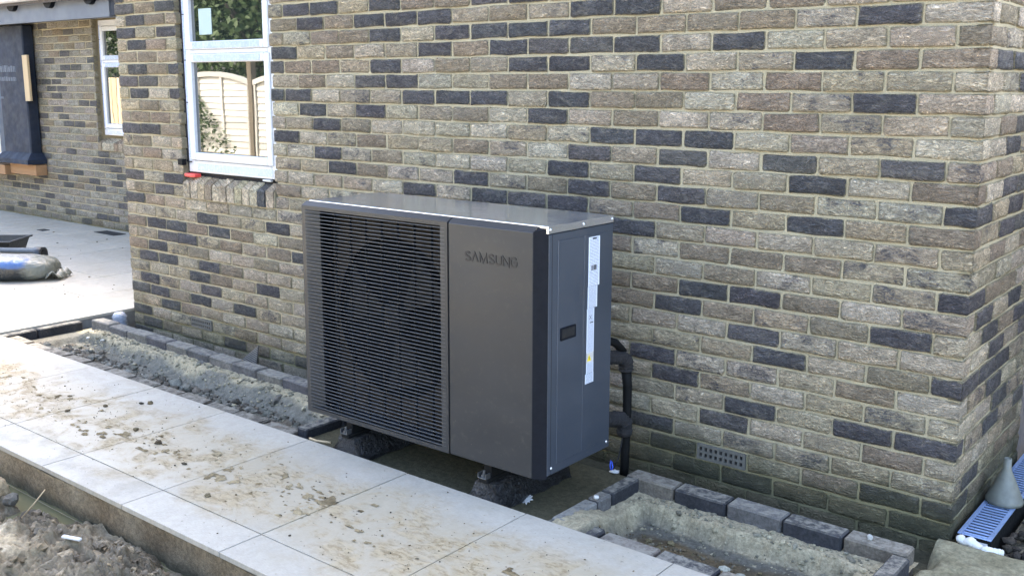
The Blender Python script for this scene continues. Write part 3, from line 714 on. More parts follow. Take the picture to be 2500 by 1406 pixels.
for k, y in enumerate((-.42, -.56, -.735)):
    block('kerb_block', -5.385, y, ZP - .012, .062, (.19, .11, .215)[k], .11, (.028, .027, .028), ('dark block next to the kerb corner at the far end of the left bed', 'short dark block in the middle of the far end of the left bed', 'long dark block at the far end of the left bed nearest the path')[k], None)
GE = 'edging blocks along the slabs'
x = -5.33; n = 0
while x < -2.65:
    c = [(.075, .062, .048), (.095, .083, .066), (.055, .046, .036), (.085, .07, .054)][n % 4]
    block('edging_block', x + .1065, -.804, .050 + random.uniform(-.004, .003), .213, .098, .09, c, ORD[n] + ' brown edging block from the far end of the left bed', GE + ' of the left bed', 0, .007, None, .003); x += .2285; n += 1
for k, (c, lb) in enumerate((((.03, .03, .033), 'dark rough edging block nearest the concrete pad by the right bed'), ((.12, .10, .085), 'pale brown edging block along the right bed'), ((.026, .026, .031), 'dark slate edging block along the right bed'), ((.11, .09, .07), 'brown edging block along the right bed at the bottom of the photo'), ((.07, .065, .06), 'edging block of the right bed nearest the house corner'))):
    block('edging_block', -1.055 + .224 * k, -.803, .050, .213, .098, .09, c, lb, None, 0, .007, None, .003)

# ------------------------------------------------------------------ planting beds
SAND, CONC, DIRT, DARKD = np.array([.29, .252, .168]), np.array([.130, .124, .102]), np.array([.105, .083, .057]), np.array([.055, .046, .032])
def zone(a, b, t): t = t[..., None]; return a * (1 - t) + b * t
def left_z(X, Y):
    e = .045 * fbm(X, Y, 3.2, 3, 2) + .022 * fbm(X, Y, 15, 4, 4, .6); k = np.clip((X + 5.3) / 2.7, 0, 1)
    kerb = -.297 - .075 * k; d = kerb - Y + e                       # distance from the kerb
    ledge = .026 + .012 * fbm(X, Y, 12, 4, 5, .6) + .004 * fbm(X, Y, 60, 3, 6)
    z = ledge - .070 * sstep(.075 - .035 * k, .130 + .06 * k, d)
    z += .050 * sstep(.24, .44, d) + (.030 * sstep(.14, .3, d)) * fbm(X, Y, 14, 4, 9)
    z += .012 * sstep(.09, .14, d) * (1 - sstep(.22, .3, d)) * fbm(X, Y * .3, 22, 3, 11)
    endw = sstep(-5.20, -5.26, X); z = z * (1 - endw) + (.0) * endw
    return z
def left_c(X, Y, Z):
    e = .06 * fbm(X, Y, 4, 4, 21); k = np.clip((X + 5.3) / 2.7, 0, 1); d = (-.297 - .075 * k) - Y + e
    c = zone(SAND, CONC, sstep(.06, .10, d)); t = sstep(.17, .25, d)
    return zone(c, zone(DIRT * 1.15, CONC * .95, np.clip(.5 + fbm(X, Y, 5, 4, 33), 0, 1)), t) 
tag(height_field('left_bed', -5.36, -2.60, -.86, -.24, .0085, left_z, left_c, M['bed']), kind='structure')
def right_z(X, Y):
    e = .03 * fbm(X, Y, 4, 3, 42) + .020 * fbm(X, Y, 16, 4, 44, .6); d = np.minimum(np.minimum(-.327 - Y, (X + 1.085) * 1.0), (-.095 - X) * 1.0) + e
    z = .018 + .010 * fbm(X, Y, 13, 4, 45, .6) + .004 * fbm(X, Y, 60, 3, 46) - .070 * sstep(.07, .100, d) + .050 * sstep(.20, .42, -.327 - Y + e)
    return z + .022 * sstep(.12, .3, d) * fbm(X, Y, 13, 4, 49)
def right_c(X, Y, Z):
    e = .04 * fbm(X, Y, 5, 4, 61); d = np.minimum(np.minimum(-.327 - Y, X + 1.085), (-.095 - X)) + e
    c = zone(SAND * .95, CONC * .75, sstep(.07, .12, d)); t = sstep(.13, .20, -.327 - Y + e * 1.5) * sstep(.1, .2, d)
    return zone(c, zone(np.array([.095, .070, .038]), DARKD, np.clip(.5 + fbm(X, Y, 8, 4, 63), 0, 1)), t)
tag(height_field('right_bed', -1.12, -.03, -.86, -.24, .0075, right_z, right_c, M['bed']), kind='structure')
sp = []
for _ in range(1500):
    x = rng.uniform(-5.22, -2.66); k = (x + 5.3) / 2.7; y = rng.uniform(-.765, -.49 - .07 * k); s = rng.choice([.006, .010, .016, .026], p=[.36, .36, .21, .07])
    sp.append((x, y, float(left_z(np.array(x), np.array(y))) + s * .25, s))
for _ in range(60):
    x = rng.uniform(-5.2, -2.7); k = (x + 5.3) / 2.7; y = -.30 - .075 * k - rng.uniform(.02, .2); s = rng.choice([.004, .006, .010]); sp.append((x, y, float(left_z(np.array(x), np.array(y))) + s * .3, s))
tag(stones('rubble_floor', sp, M['rubble'], cols=[(.14, .13, .105), (.105, .09, .07), (.19, .18, .15), (.08, .07, .055), (.125, .12, .095)]), 'loose grey rubble and clods along the floor of the left bed', 'rubble', kind='stuff')
sp = []
for _ in range(330):
    x = rng.uniform(-1.0, -.18); y = rng.uniform(-.77, -.52); s = rng.choice([.004, .006, .010, .015], p=[.4, .35, .2, .05]); sp.append((x, y, float(right_z(np.array(x), np.array(y))) + s * .25, s))
tag(stones('soil_crumbs', sp, M['rubble'], cols=[(.10, .075, .043), (.07, .058, .038), (.13, .115, .085), (.115, .095, .052)]), 'brown soil crumbs on the floor of the right bed', 'soil', kind='stuff')
sp = []
for _ in range(900):
    x = rng.uniform(-5.2, -2.66); k = (x + 5.3) / 2.7; y = -.297 - .075 * k - abs(rng.normal(.0, .10)) - .01; s = rng.choice([.003, .005, .008, .014], p=[.38, .34, .2, .08]); sp.append((x, max(y, -.6), float(left_z(np.array(x), np.array(max(y, -.6)))) + s * .2, s))
for _ in range(500):
    x = rng.uniform(-1.06, -.12); y = -.335 - abs(rng.normal(0, .08)); s = rng.choice([.0025, .004, .007, .012], p=[.38, .34, .2, .08]); sp.append((x, y, float(right_z(np.array(x), np.array(y))) + s * .2, s))
tag(stones('sand_crumbs', sp, M['rubble'], cols=[(.24, .215, .145), (.17, .16, .12), (.13, .12, .09), (.30, .265, .18)]), 'loose crumbs of sand and mortar on the slopes of both beds', 'sand', kind='stuff')
def stone(x, y, z, s, c, label, group=None, name='rubble_stone', cat='stone', fl=.7):
    o = stones(name, [(0, 0, 0, s)], M['rubble'], None, 2, [c], fl, .16); o.location = (x, y, z); return tag(o, label, cat, group)
for i, (x, y, s) in enumerate(((-.560, -.615, .020), (-.505, -.60, .016), (-.37, -.66, .032), (-.305, -.625, .022), (-.27, -.66, .018), (-.235, -.63, .014))):
    stone(x, y, float(right_z(np.array(x), np.array(y))) + s * .35, s, (.24, .24, .195), ['pale angular stone nearest the concrete pad in the right bed', 'flat pale chip beside the angular stone nearest the pad', 'largest pale broken stone in the right bed', 'pale stone just right of the largest one', 'pale stone at the bottom of the photo in the right bed', 'smallest pale stone nearest the house corner in the right bed'][i], 'pale stone chunks in the right bed')
stone(-3.985, -.355, .012, .05, (.15, .145, .13), 'flat grey slate chip lying on the sand near the left kerb', fl=.25)
stone(-3.19, -.43, -.01, .035, (.13, .12, .10), 'rounded grey stone near the heat pump on the slope of the left bed')
for i, (x, y, s, lb) in enumerate(((-3.86, -.60, .045, 'large grey lump of set mortar in the middle of the left bed'), (-3.80, -.58, .035, 'smaller mortar lump beside the large one in the left bed'), (-2.74, -.70, .03, 'pale stone by the dark block at the heat pump end of the left bed'))):
    stone(x, y, float(left_z(np.array(x), np.array(y))) + .012, s, (.15, .145, .12), lb)
for x, y, z, s, lb in ((-5.12, -.42, .004, .014, 'white pebble in the far corner of the left bed'), (-4.98, -.40, .006, .017, 'pale pebble on the sand at the far end of the left bed'), (-.184, -.283, ZP + .009, .010, 'tiny white pebble on the brown kerb block'), (-4.30, -.58, -.07, .011, 'white chip among the rubble of the left bed')):
    stone(x, y, z, s, (.38, .38, .35), lb, None, 'pebble', 'pebble')
cap = MB().lathe([(.0, .012), (.008, .011), (.0105, .006), (.0105, 0), (.0, 0)], n=16).build('white_button', M['white'], None, True); cap.location = (-1.106, -.588, ZP + .001)
tag(cap, 'round white plastic cap on the short grey kerb block', 'cap')

# ------------------------------------------------------------------ strip between kerb and wall, concrete pad, corner concrete
def strip_z(X, Y): return -.035 + .012 * fbm(X, Y, 6, 4, 71) - .02 * sstep(-.14, -.05, Y)
def strip_c(X, Y, Z): return zone(np.array([.035, .035, .022]), np.array([.06, .055, .035]), np.clip(.5 + fbm(X, Y, 5, 4, 73), 0, 1))
tag(height_field('wall_strip', -5.42, .02, -.26, .012, .012, strip_z, strip_c, M['bed']), kind='structure')
padm = MB().box(-2.54, -1.142, -.853, -.245, -.25, .030, .006)
pad = mesh_obj('concrete_pad', padm.v, padm.f, M['concrete'], None, False, np.tile((.075, .067, .04, 1), (len(padm.v), 1))); tag(pad, kind='structure')
def corner_z(X, Y):
    t = sstep(-.13, .02, X + .12 * fbm(X, Y, 6, 3, 81)); near = sstep(-.10, .02, Y + .25 * X)
    z = -.09 + .115 * t + .008 * fbm(X, Y, 20, 4, 83)
    gully = sstep(.135, .16, X) * sstep(-.02, .06, Y); z -= .06 * gully
    under = sstep(-.02, .03, Y) * (1 - sstep(.13, .15, X)); return z - .09 * under
def corner_c(X, Y, Z):
    gully = sstep(.12, .17, X + .03 * fbm(X, Y, 9, 3, 84)) * sstep(-.03, .04, Y)
    c = zone(np.array([.21, .195, .13]), np.array([.15, .135, .085]), np.clip(.5 + fbm(X, Y, 11, 4, 85), 0, 1)); c = zone(c, np.array([.10, .085, .06]), gully)
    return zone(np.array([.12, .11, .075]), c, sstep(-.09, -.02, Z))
tag(height_field('corner_concrete', -.03, 1.3, -.86, 1.7, .012, corner_z, corner_c, M['concrete']), kind='structure')
sp = []
for _ in range(160):
    x, y = rng.uniform(.155, .40), rng.uniform(-.0, .55); s = rng.choice([.008, .014, .022]); sp.append((x, y, -.03 + s * .2 + rng.uniform(0, .03), s))
tag(stones('spoil', sp, M['rubble'], cols=[(.04, .034, .026), (.06, .05, .04), (.028, .024, .02)]), 'dark crumbly soil heaped right of the drain channel', 'soil', kind='stuff')

# ------------------------------------------------------------------ muddy ground in front of the path, puddle
def mud_z(X, Y):
    d = -1.75 - Y
    wx, wy = X + .06 * fbm(X, Y, 5, 3, 111), Y + .06 * fbm(X, Y, 5, 3, 113)
    z = -.100 + .075 * fbm(X, Y, 1.7, 2, 90) + .075 * sstep(.02, .24, d + .10 * fbm(X, Y, 3, 3, 91)) + .03 * sstep(.3, .8, d)
    rid = 1 - np.abs(fbm(wx + .8 * wy, wy * 1.5 - .4 * wx, 8, 5, 95, .6)) * 2.2
    rough = .075 * fbm(wx, wy, 6, 4, 93, .58) + .060 * (rid - .6) + .024 * np.abs(fbm(wx, wy, 34, 4, 99, .6))
    pl = np.exp(-(((X + 2.73) / .30) ** 2 + ((Y + 2.13) / .11) ** 2) ** 2)     # smeared, smooth clay
    return z + rough * (.40 + .60 * sstep(.0, .13, d)) * (1 - .85 * pl) + pl * (.014 * fbm(X + Y * .3, Y * 5, 9, 4, 97) + .02)
def mud_c(X, Y, Z):
    t = np.clip(.5 + fbm(X, Y, 5, 5, 101) * 1.1, 0, 1); c = zone(np.array([.070, .056, .035]), np.array([.205, .165, .105]), t)
    pl = np.exp(-(((X + 2.73) / .32) ** 2 + ((Y + 2.13) / .12) ** 2) ** 2); c = zone(c, np.array([.37, .30, .19]), pl)
    return zone(np.array([.075, .062, .036]), c, sstep(-.125, -.06, Z))
tag(height_field('mud', -4.6, -.8, -2.62, -1.748, .0065, mud_z, mud_c, M['mud']), kind='structure')
m = MB().quad((-300, -300, -.14), (300, -300, -.14), (300, -1.76, -.14), (-300, -1.76, -.14)); tag(m.build('garden_soil', M['ground']), kind='structure')
m = MB().quad((-4.2, -1.98, -.088), (-.5, -1.98, -.088), (-.5, -1.70, -.088), (-4.2, -1.70, -.088)); tag(m.build('puddle_water', M['water']), kind='structure')
sp = []
for _ in range(380):
    x = rng.uniform(-3.6, -1.5); y = -1.80 - abs(rng.normal(.16, .16)); s = rng.choice([.005, .009, .014, .024], p=[.38, .32, .20, .10])
    pl = math.exp(-(((x + 2.73) / .30) ** 2 + ((y + 2.13) / .11) ** 2) ** 2)
    if pl > .4 and s > .008: continue
    sp.append((x, y, float(mud_z(np.array(x), np.array(y))) + s * .2, s))
tag(stones('mud_clods', sp, M['mud'], None, 2, [(.17, .128, .072), (.11, .082, .047), (.23, .178, .108), (.09, .068, .041)], .55, .3), 'broken clods of wet clay strewn over the mud', 'clods', kind='stuff')
for x, y, s, c, lb in ((-3.16, -1.865, .046, (.20, .155, .095), 'tall folded clay lump against the edge of the path at far left'), (-3.23, -1.93, .055, (.14, .11, .07), 'large clay clod left of the tall folded lump'), (-2.96, -1.845, .042, (.09, .078, .06), 'smooth grey rounded clod under the edge of the path'), (-3.05, -1.87, .035, (.085, .078, .065), 'grey clod between the two large lumps by the path'), (-2.62, -1.97, .018, (.11, .095, .072), 'small rounded stone pressed into the clay bank')):
    stone(x, y, float(mud_z(np.array(x), np.array(y))) + s * .45, s, c, lb, None, 'clay_clod', 'clod', .95)
for x, y, s, lb in ((-3.20, -2.02, .026, 'white plastic scrap in the mud at the left edge of the photo'), (-3.05, -1.94, .013, 'small white scrap beside the large clods'), (-2.37, -1.98, .028, 'crumpled white scrap in the mud by the puddle')):
    stone(x, y, float(mud_z(np.array(x), np.array(y))) + s * .6, s, (.42, .42, .39), lb, None, 'white_scrap', 'scrap', .6)
o = MB().box(-.035, .035, -.008, .008, 0, .008, .002).build('white_strip', M['white']); o.location = (-2.31, -2.0, float(mud_z(np.array(-2.31), np.array(-2.0))) + .012); o.rotation_euler = (0, .1, .5); tag(o, 'thin white strip beside the crumpled scrap in the mud', 'scrap')
z0 = float(mud_z(np.array(-2.86), np.array(-1.85)))
tag(MB().tube([(-2.90, -1.90, z0 - .01), (-2.872, -1.86, z0 + .045), (-2.84, -1.83, z0 + .10)], [.0035, .003, .002], 6).build('twig', M['timber'], None, True), 'thin pale twig sticking up from the mud beside the path', 'twig')
tag(MB().tube([(-4.2, -1.762, -.074), (-3.0, -1.763, -.078), (-2.0, -1.762, -.076), (-.6, -1.763, -.074)], .0009, 5).build('string_line', M['post'], None, True), 'thin string line along the foot of the path edge', 'string')

# ------------------------------------------------------------------ the heat pump
HX0, HX1, HYF, HYB, HZ0, HZ1 = -2.443, -1.173, -.850, -.405, .202, 1.117
hp = tag(empty('heat_pump', (0, 0, 0)), 'large dark grey heat pump with louvred fan grille standing on a pad before the wall', 'heat pump')
XS = -1.611; XC = -1.212; YC = -.812
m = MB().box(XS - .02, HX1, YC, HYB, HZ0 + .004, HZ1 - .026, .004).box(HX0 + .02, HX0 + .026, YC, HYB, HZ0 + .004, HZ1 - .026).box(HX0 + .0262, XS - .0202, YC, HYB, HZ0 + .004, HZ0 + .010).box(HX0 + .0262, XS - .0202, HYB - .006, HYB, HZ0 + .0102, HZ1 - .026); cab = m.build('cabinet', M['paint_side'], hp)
m = MB().box(HX0 + .012, HX1 + .003, YC - .006, HYB - .003, HZ1 - .0255, HZ1 + .001, .0015); lid = m.build('lid', M['lid'], hp)
# pressed fields of the side panel
def groove(y0, y1, z0, z1, t=.0025):
    x = HX1
    return [((x - .001, y0, z0), (x + .002, y0 + t, z1), 'v')]
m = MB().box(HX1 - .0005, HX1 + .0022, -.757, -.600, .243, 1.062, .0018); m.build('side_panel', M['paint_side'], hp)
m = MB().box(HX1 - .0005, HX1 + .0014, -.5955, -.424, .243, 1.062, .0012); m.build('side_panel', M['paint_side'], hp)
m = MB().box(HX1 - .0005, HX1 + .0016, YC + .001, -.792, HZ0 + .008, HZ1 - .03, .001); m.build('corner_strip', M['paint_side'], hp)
m = MB().box(HX1 - .0004, HX1 + .0003, -.7912, -.789, HZ0 + .008, HZ1 - .03); m.build('seam', M['trim'], hp)
m = MB().box(HX1 - .0004, HX1 + .0004, YC + .001, HYB - .002, HZ1 - .0285, HZ1 - .026); m.build('seam', M['trim'], hp)
for y, z in ((-.805, HZ1 - .012), (-.605, HZ1 - .012), (-.418, HZ1 - .012), (-.785, HZ0 + .03), (-.425, HZ0 + .03)):
    k = MB().lathe([(0, .004), (.004, .0035), (.0065, .0012), (.0068, 0)], n=10); s = k.build('screw', M['screw'], hp, True); s.location = (HX1 + (.0032 if z > 1 else .0), y, z); s.rotation_euler = (0, R(90), 0)
m = MB().box(HX1 + .0018, HX1 + .0050, -.742, -.647, .698, .745, .003); hd = m.build('handle', M['trim'], hp)
m = MB().box(HX1 + .0046, HX1 + .0054, -.733, -.656, .706, .737, .0003); m.build('handle_recess', M['hole'], hd)
# front cover: plain panel at right, chamfered dark corner trim
m = MB(); m.box(XS + .003, XC, HYF, YC - .0065, HZ0, HZ1 - .018, .003)
m.add([(XS + .003, HYF + .002, HZ1 - .0175), (XC, HYF + .002, HZ1 - .0175), (XC, YC - .0068, HZ1 - .002), (XS + .003, YC - .0068, HZ1 - .002)], [(0, 1, 2, 3)])
m.build('front_panel', M['paint'], hp)
m = MB(); m.add([(XC + .0005, HYF + .001, HZ0 + .0005), (HX1 + .0005, YC - .001, HZ0 - .004), (HX1 + .0005, YC - .001, HZ1 - .004), (XC + .0005, HYF + .001, HZ1 - .018), (XC + .0005, YC - .001, HZ0 + .0005), (XC + .0005, YC - .001, HZ1 - .004)],
                [(0, 1, 2, 3), (3, 2, 5), (0, 4, 1), (0, 3, 5, 4)]); m.build('corner_trim', M['trim'], hp)
m = MB().box(XS - .0025, XS + .0025, HYF + .006, YC - .007, HZ0 + .002, HZ1 - .02); m.build('panel_seam', M['hole'], hp)
# grille side: sloping frame round a deep opening
GX0, GX1, GZ0, GZ1 = HX0 + .022, -1.650, HZ0 + .018, HZ1 - .034
ix0, ix1, iz0, iz1, yi = GX0 + .055, GX1 - .030, GZ0 + .008, GZ1 - .006, HYF + .034
XL, XR2, ZB, ZT = HX0, XS - .003, HZ0, HZ1 - .018
fv = [(XL, HYF, ZB), (XR2, HYF, ZB), (XR2, HYF, ZT), (XL, HYF, ZT), (GX0, HYF, GZ0), (GX1, HYF, GZ0), (GX1, HYF, GZ1), (GX0, HYF, GZ1), (ix0, yi, iz0), (ix1, yi, iz0), (ix1, yi, iz1), (ix0, yi, iz1)]
ff = [(0, 1, 5, 4), (1, 2, 6, 5), (2, 3, 7, 6), (3, 0, 4, 7), (4, 5, 9, 8), (5, 6, 10, 9), (6, 7, 11, 10), (7, 4, 8, 11)]
fv += [(XL, YC - .007, ZB), (XR2, YC - .007, ZB), (XR2, YC - .007, HZ1 - .002), (XL, YC - .007, HZ1 - .002)]
ff += [(0, 12, 13, 1), (1, 13, 14, 2), (3, 2, 14, 15), (0, 3, 15, 12)]
mesh_obj('grille_frame', fv, ff, M['paint'], hp)
ns = 57; pitch = (GZ1 - GZ0) / ns
sl = MB()
xsl = np.array([GX0 - .004, GX0 + .03, GX0 + .07, (GX0 + GX1) / 2, GX1 - .05, GX1 - .02, GX1 + .022]); dep = np.array([.001, .0005, -.0005, -.0015, -.0005, .0005, .001])
v = []
for x, d in zip(xsl, dep): v += [(x, HYF - .001 + d, -.0010), (x, HYF - .001 + d, .0008), (x, HYF + .0048, .0012), (x, HYF + .0048, -.0006)]
f = []
for i in range(len(xsl) - 1):
    for k in range(4): f.append((i * 4 + k, (i + 1) * 4 + k, (i + 1) * 4 + (k + 1) % 4, i * 4 + (k + 1) % 4))
f += [(3, 2, 1, 0), tuple((len(xsl) - 1) * 4 + k for k in range(4))]
sl.add(v, f); s0 = sl.build('slat', M['slat'], hp); s0.location = (0, 0, GZ0 + pitch * .5)
for k in range(1, ns):
    s = s0.copy(); col.objects.link(s); s.parent = hp; s.location = (0, 0, GZ0 + pitch * (k + .5))
r0 = MB().box(-.0012, .0012, HYF + .0160, HYF + .028, GZ0 + .01, GZ1 - .01).build('rib', M['black'], hp); r0.location = (GX0 + .075, 0, 0)
for k in range(1, 8):
    s = r0.copy(); col.objects.link(s); s.parent = hp; s.location = (GX0 + .075 + .0905 * k, 0, 0)
# behind the slats: bell mouth, fan, heat exchanger
cxf, czf, rf = (ix0 + ix1) / 2 + .005, (GZ0 + GZ1) / 2, .335
yb_ = yi + .085
m = MB(); n = 48; ring = [(cxf + rf * math.cos(t), yb_, czf + rf * math.sin(t)) for t in np.linspace(0, 2 * math.pi, n, endpoint=False)]
def sq(t):
    c, s = math.cos(t), math.sin(t); hx, hz = (ix1 - ix0) / 2 + .02, (iz1 - iz0) / 2 + .02; k = min(hx / max(abs(c), 1e-6), hz / max(abs(s), 1e-6)); return ((ix0 + ix1) / 2 + c * k, yb_, czf + s * k)
outer = [sq(t) for t in np.linspace(0, 2 * math.pi, n, endpoint=False)]
m.add(ring + outer, [(i, (i + 1) % n, n + (i + 1) % n, n + i) for i in range(n)]); m.build('fan_shroud', M['coil'], hp)
m = MB(); m.add(ring + [(a, b + .02, c) for a, b, c in ring], [(i, n + i, n + (i + 1) % n, (i + 1) % n) for i in range(n)])
m.quad((ix0 - .02, yb_ + .021, iz0 - .02), (ix1 + .02, yb_ + .021, iz0 - .02), (ix1 + .02, yb_ + .021, iz1 + .02), (ix0 - .02, yb_ + .021, iz1 + .02)); m.build('fan_cavity', M['dark'], hp, False)
fan = MB().lathe([(0, -.025), (.05, -.022), (.07, -.01), (.072, .012)], n=28); fo = fan.build('fan', M['black'], hp, True); fo.location = (cxf, yb_ + .004, czf); fo.rotation_euler = (R(-90), 0, 0)
for k in range(3):
    a0 = k * 2 * math.pi / 3 + .5; pts = []
    for i in range(7):
        t = i / 6
        for q in (0, 1): 
            rr = .06 + (rf - .075) * t; an = a0 + (.55 + .35 * t) * q - .15 * t; pts.append((cxf + rr * math.cos(an), yb_ + .002 + .014 * q, czf + rr * math.sin(an)))
    b_ = MB().add(pts, [(2 * i, 2 * i + 1, 2 * i + 3, 2 * i + 2) for i in range(6)]).build('fan_blade', M['black'], hp, True)
m = MB().box(ix0 - .02, ix1 + .02, yi, yb_ + .02, iz0 - .024, iz0 - .02).box(ix0 - .02, ix1 + .02, yi, yb_ + .02, iz1 + .02, iz1 + .024).box(ix0 - .024, ix0 - .0201, yi, yb_ + .02, iz0 - .02, iz1 + .02).box(ix1 + .0201, ix1 + .024, yi, yb_ + .02, iz0 - .02, iz1 + .02); m.build('fan_box', M['dark'], hp)
# raised maker's name
def arc(cx, cz, rx, rz, a0, a1, n=9): return [(cx + rx * math.cos(R(t)), cz + rz * math.sin(R(t))) for t in np.linspace(a0, a1, n)]
def letter(pts, wd, x0, wl, hl, y, th=.0016):
    """a broad pen stroke along pts (unit box), raised by th"""
    P = [Vector((p[0] * wl, p[1] * hl)) for p in pts]; Lf, Rt = [], []
    for i, p in enumerate(P):
        d1 = (P[i] - P[i - 1]).normalized() if i else (P[1] - P[0]).normalized(); d2 = (P[i + 1] - P[i]).normalized() if i < len(P) - 1 else d1
        n1, n2 = Vector((-d1.y, d1.x)), Vector((-d2.y, d2.x)); nb_ = (n1 + n2).normalized(); k = min(1.6, 1 / max(.35, nb_.dot(n1))); Lf.append(p + nb_ * wd / 2 * k); Rt.append(p - nb_ * wd / 2 * k)
    n = len(P); v = [(x0 + q.x, y - th, q.y) for q in Lf + Rt] + [(x0 + q.x, y, q.y) for q in Lf + Rt]; f = []
    for i in range(n - 1): f += [(i, n + i, n + i + 1, i + 1), (i, i + 1, 2 * n + i + 1, 2 * n + i), (n + i, 3 * n + i, 3 * n + i + 1, n + i + 1)]
    f += [(0, 2 * n, 3 * n, n), (n - 1, 2 * n - 1, 4 * n - 1, 3 * n - 1)]
    return v, f
S_ = arc(.5, .73, .36, .19, 20, 180) + arc(.5, .73, .36, .19, 200, 260, 4) + [(.5, .5)] + arc(.5, .27, .36, .19, 80, 0, 6) + arc(.5, .27, .36, .19, -20, -160, 8)
LET = [S_, [(.08, .05), (.5, .93), (.92, .05)], [(.1, .04), (.14, .93), (.5, .12), (.86, .93), (.9, .04)], S_, [(.14, .96)] + arc(.5, .33, .36, .26, 180, 360, 9) + [(.86, .96)], [(.12, .04), (.12, .92), (.88, .08), (.88, .96)], arc(.5, .68, .38, .25, 20, 180, 8) + arc(.5, .32, .38, .25, 180, 350, 9) + [(.88, .48), (.52, .48)]]
wid = [.030, .034, .042, .030, .032, .034, .032]; gapx = (.246 - sum(wid)) / 6; xx = -1.527
logo = empty('logo', (0, 0, 0), hp)
for k, pts in enumerate(LET):
    v, f = letter(pts, .0078, xx, wid[k], .0365, 0); o = mesh_obj('letter', v, f, M['logo'], logo); o.location = (0, HYF - .0002, .9648); xx += wid[k] + gapx
# stickers
sx = HX1 + .0022
st = MB().box(sx, sx + .0006, -.570, -.499, .868, 1.052).build('sticker', M['sticker'], hp)
bm_ = MB()
y = -.552
while y < -.520: ww = random.choice([.001, .002, .003]); bm_.box(sx + .0006, sx + .0009, y, y + ww, .927, .947); y += ww + random.choice([.001, .002])
bm_.build('barcode', M['ink'], st)
MB().box(sx + .0006, sx + .0009, -.546, -.520, 1.043, 1.048).build('sticker_heading', M['ink'], st)
st = MB().box(sx, sx + .0006, -.572, -.511, .786, .8675).build('sticker', M['sticker2'], hp)
st = MB().box(sx, sx + .0006, -.575, -.529, .538, .7855).build('sticker', M['sticker3'], hp)
k = MB()
for sg in (-1, 1): k.add([(sx + .0009, -.553 + sg * -.007 - .0012, .744), (sx + .0009, -.553 + sg * -.007 + .0012, .744), (sx + .0009, -.553 + sg * .007 + .0012, .760), (sx + .0009, -.553 + sg * .007 - .0012, .760)], [(0, 1, 2, 3)])
k.box(sx + .0006, sx + .0009, -.556, -.534, .730, .7335); k.build('bin_mark', M['ink'], st)
MB().box(sx + .0006, sx + .0009, -.575, -.5292, .578, .618).build('sticker_field', M['white'], st)
k = MB().add([(sx + .0012, -.572, .586), (sx + .0012, -.544, .586), (sx + .0012, -.558, .612)], [(0, 1, 2)]); k.build('warning_triangle', M['yellow'], st)
k = MB().box(sx + .0013, sx + .0015, -.5595, -.5565, .590, .603); k.build('flame_mark', M['ink'], st)
st = MB().box(sx, sx + .0006, -.581, -.5275, .500, .5375).build('sticker', M['sticker2'], hp)
# rear guard of the machine and its mounting feet
for xf in (-1.435, -2.20):
    m = MB().box(xf - .022, xf + .022, HYF - .010, HYB + .02, .132, .150, .003).box(xf - .018, xf + .018, HYF + .02, HYB, .1503, HZ0 + .003); m.build('mounting_rail', M['black'], hp)
    k = MB().lathe([(0, .030), (.005, .030), (.005, .014), (.011, .014), (.011, .004), (.017, .004), (.017, 0)], n=6); bo = k.build('bolt', M['steel'], hp); bo.location = (xf, HYF - .002, .1505)
    k = MB().box(-.020, .020, -.028, .0, 0, .003, .001).box(-.020, -.016, -.028, 0, .0031, .020).box(.016, .020, -.028, 0, .0031, .020); br = k.build('bracket', M['steel'], hp); br.location = (xf, HYF + .012, .1505)
gw = G('crinkled_black_wrap'); pw = gw.pos(); gw.bump(gw.noise(pw, 34, 5, .65, 1.5), 1., .03); M['wrap'] = gw.out((.008, .008, .009), .28, 0, .5)
def foot(x, label):
    prof = [(-.078, 0), (-.080, .02), (-.070, .045), (-.055, .075), (-.046, .097), (-.02, .100), (.02, .100), (.046, .097), (.055, .075), (.070, .045), (.080, .02), (.078, 0)]
    m = MB(); ys_ = np.linspace(-.852, -.40, 16); n = len(prof); v = []
    for j, yy in enumerate(ys_):
        for i, (a, c) in enumerate(prof):
            k = 0 if i in (0, n - 1) else 1; flat = 0 if 5 <= i <= 6 else 1
            v.append((a + flat * random.uniform(-.008, .008), yy + random.uniform(-.004, .004), max(0, c + k * flat * random.uniform(-.007, .006))))
    f = [(j * n + i, j * n + i + 1, (j + 1) * n + i + 1, (j + 1) * n + i) for j in range(len(ys_) - 1) for i in range(n - 1)] + [tuple(range(n))[::-1], tuple((len(ys_) - 1) * n + i for i in range(n))]
    m.add(v, f); o = m.build('rubber_foot', M['wrap'], None, True); o.location = (x, 0, .0305); tag(o, label, 'foot', 'rubber feet under the heat pump')
    MB().box(-.019, .019, -.846, -.41, .1005, .1014).build('steel_channel', M['steel'], o); return o
foot(-1.437, 'lumpy black wrapped foot under the plain panel of the heat pump'); foot(-2.202, 'lumpy black wrapped foot under the grille end of the heat pump')

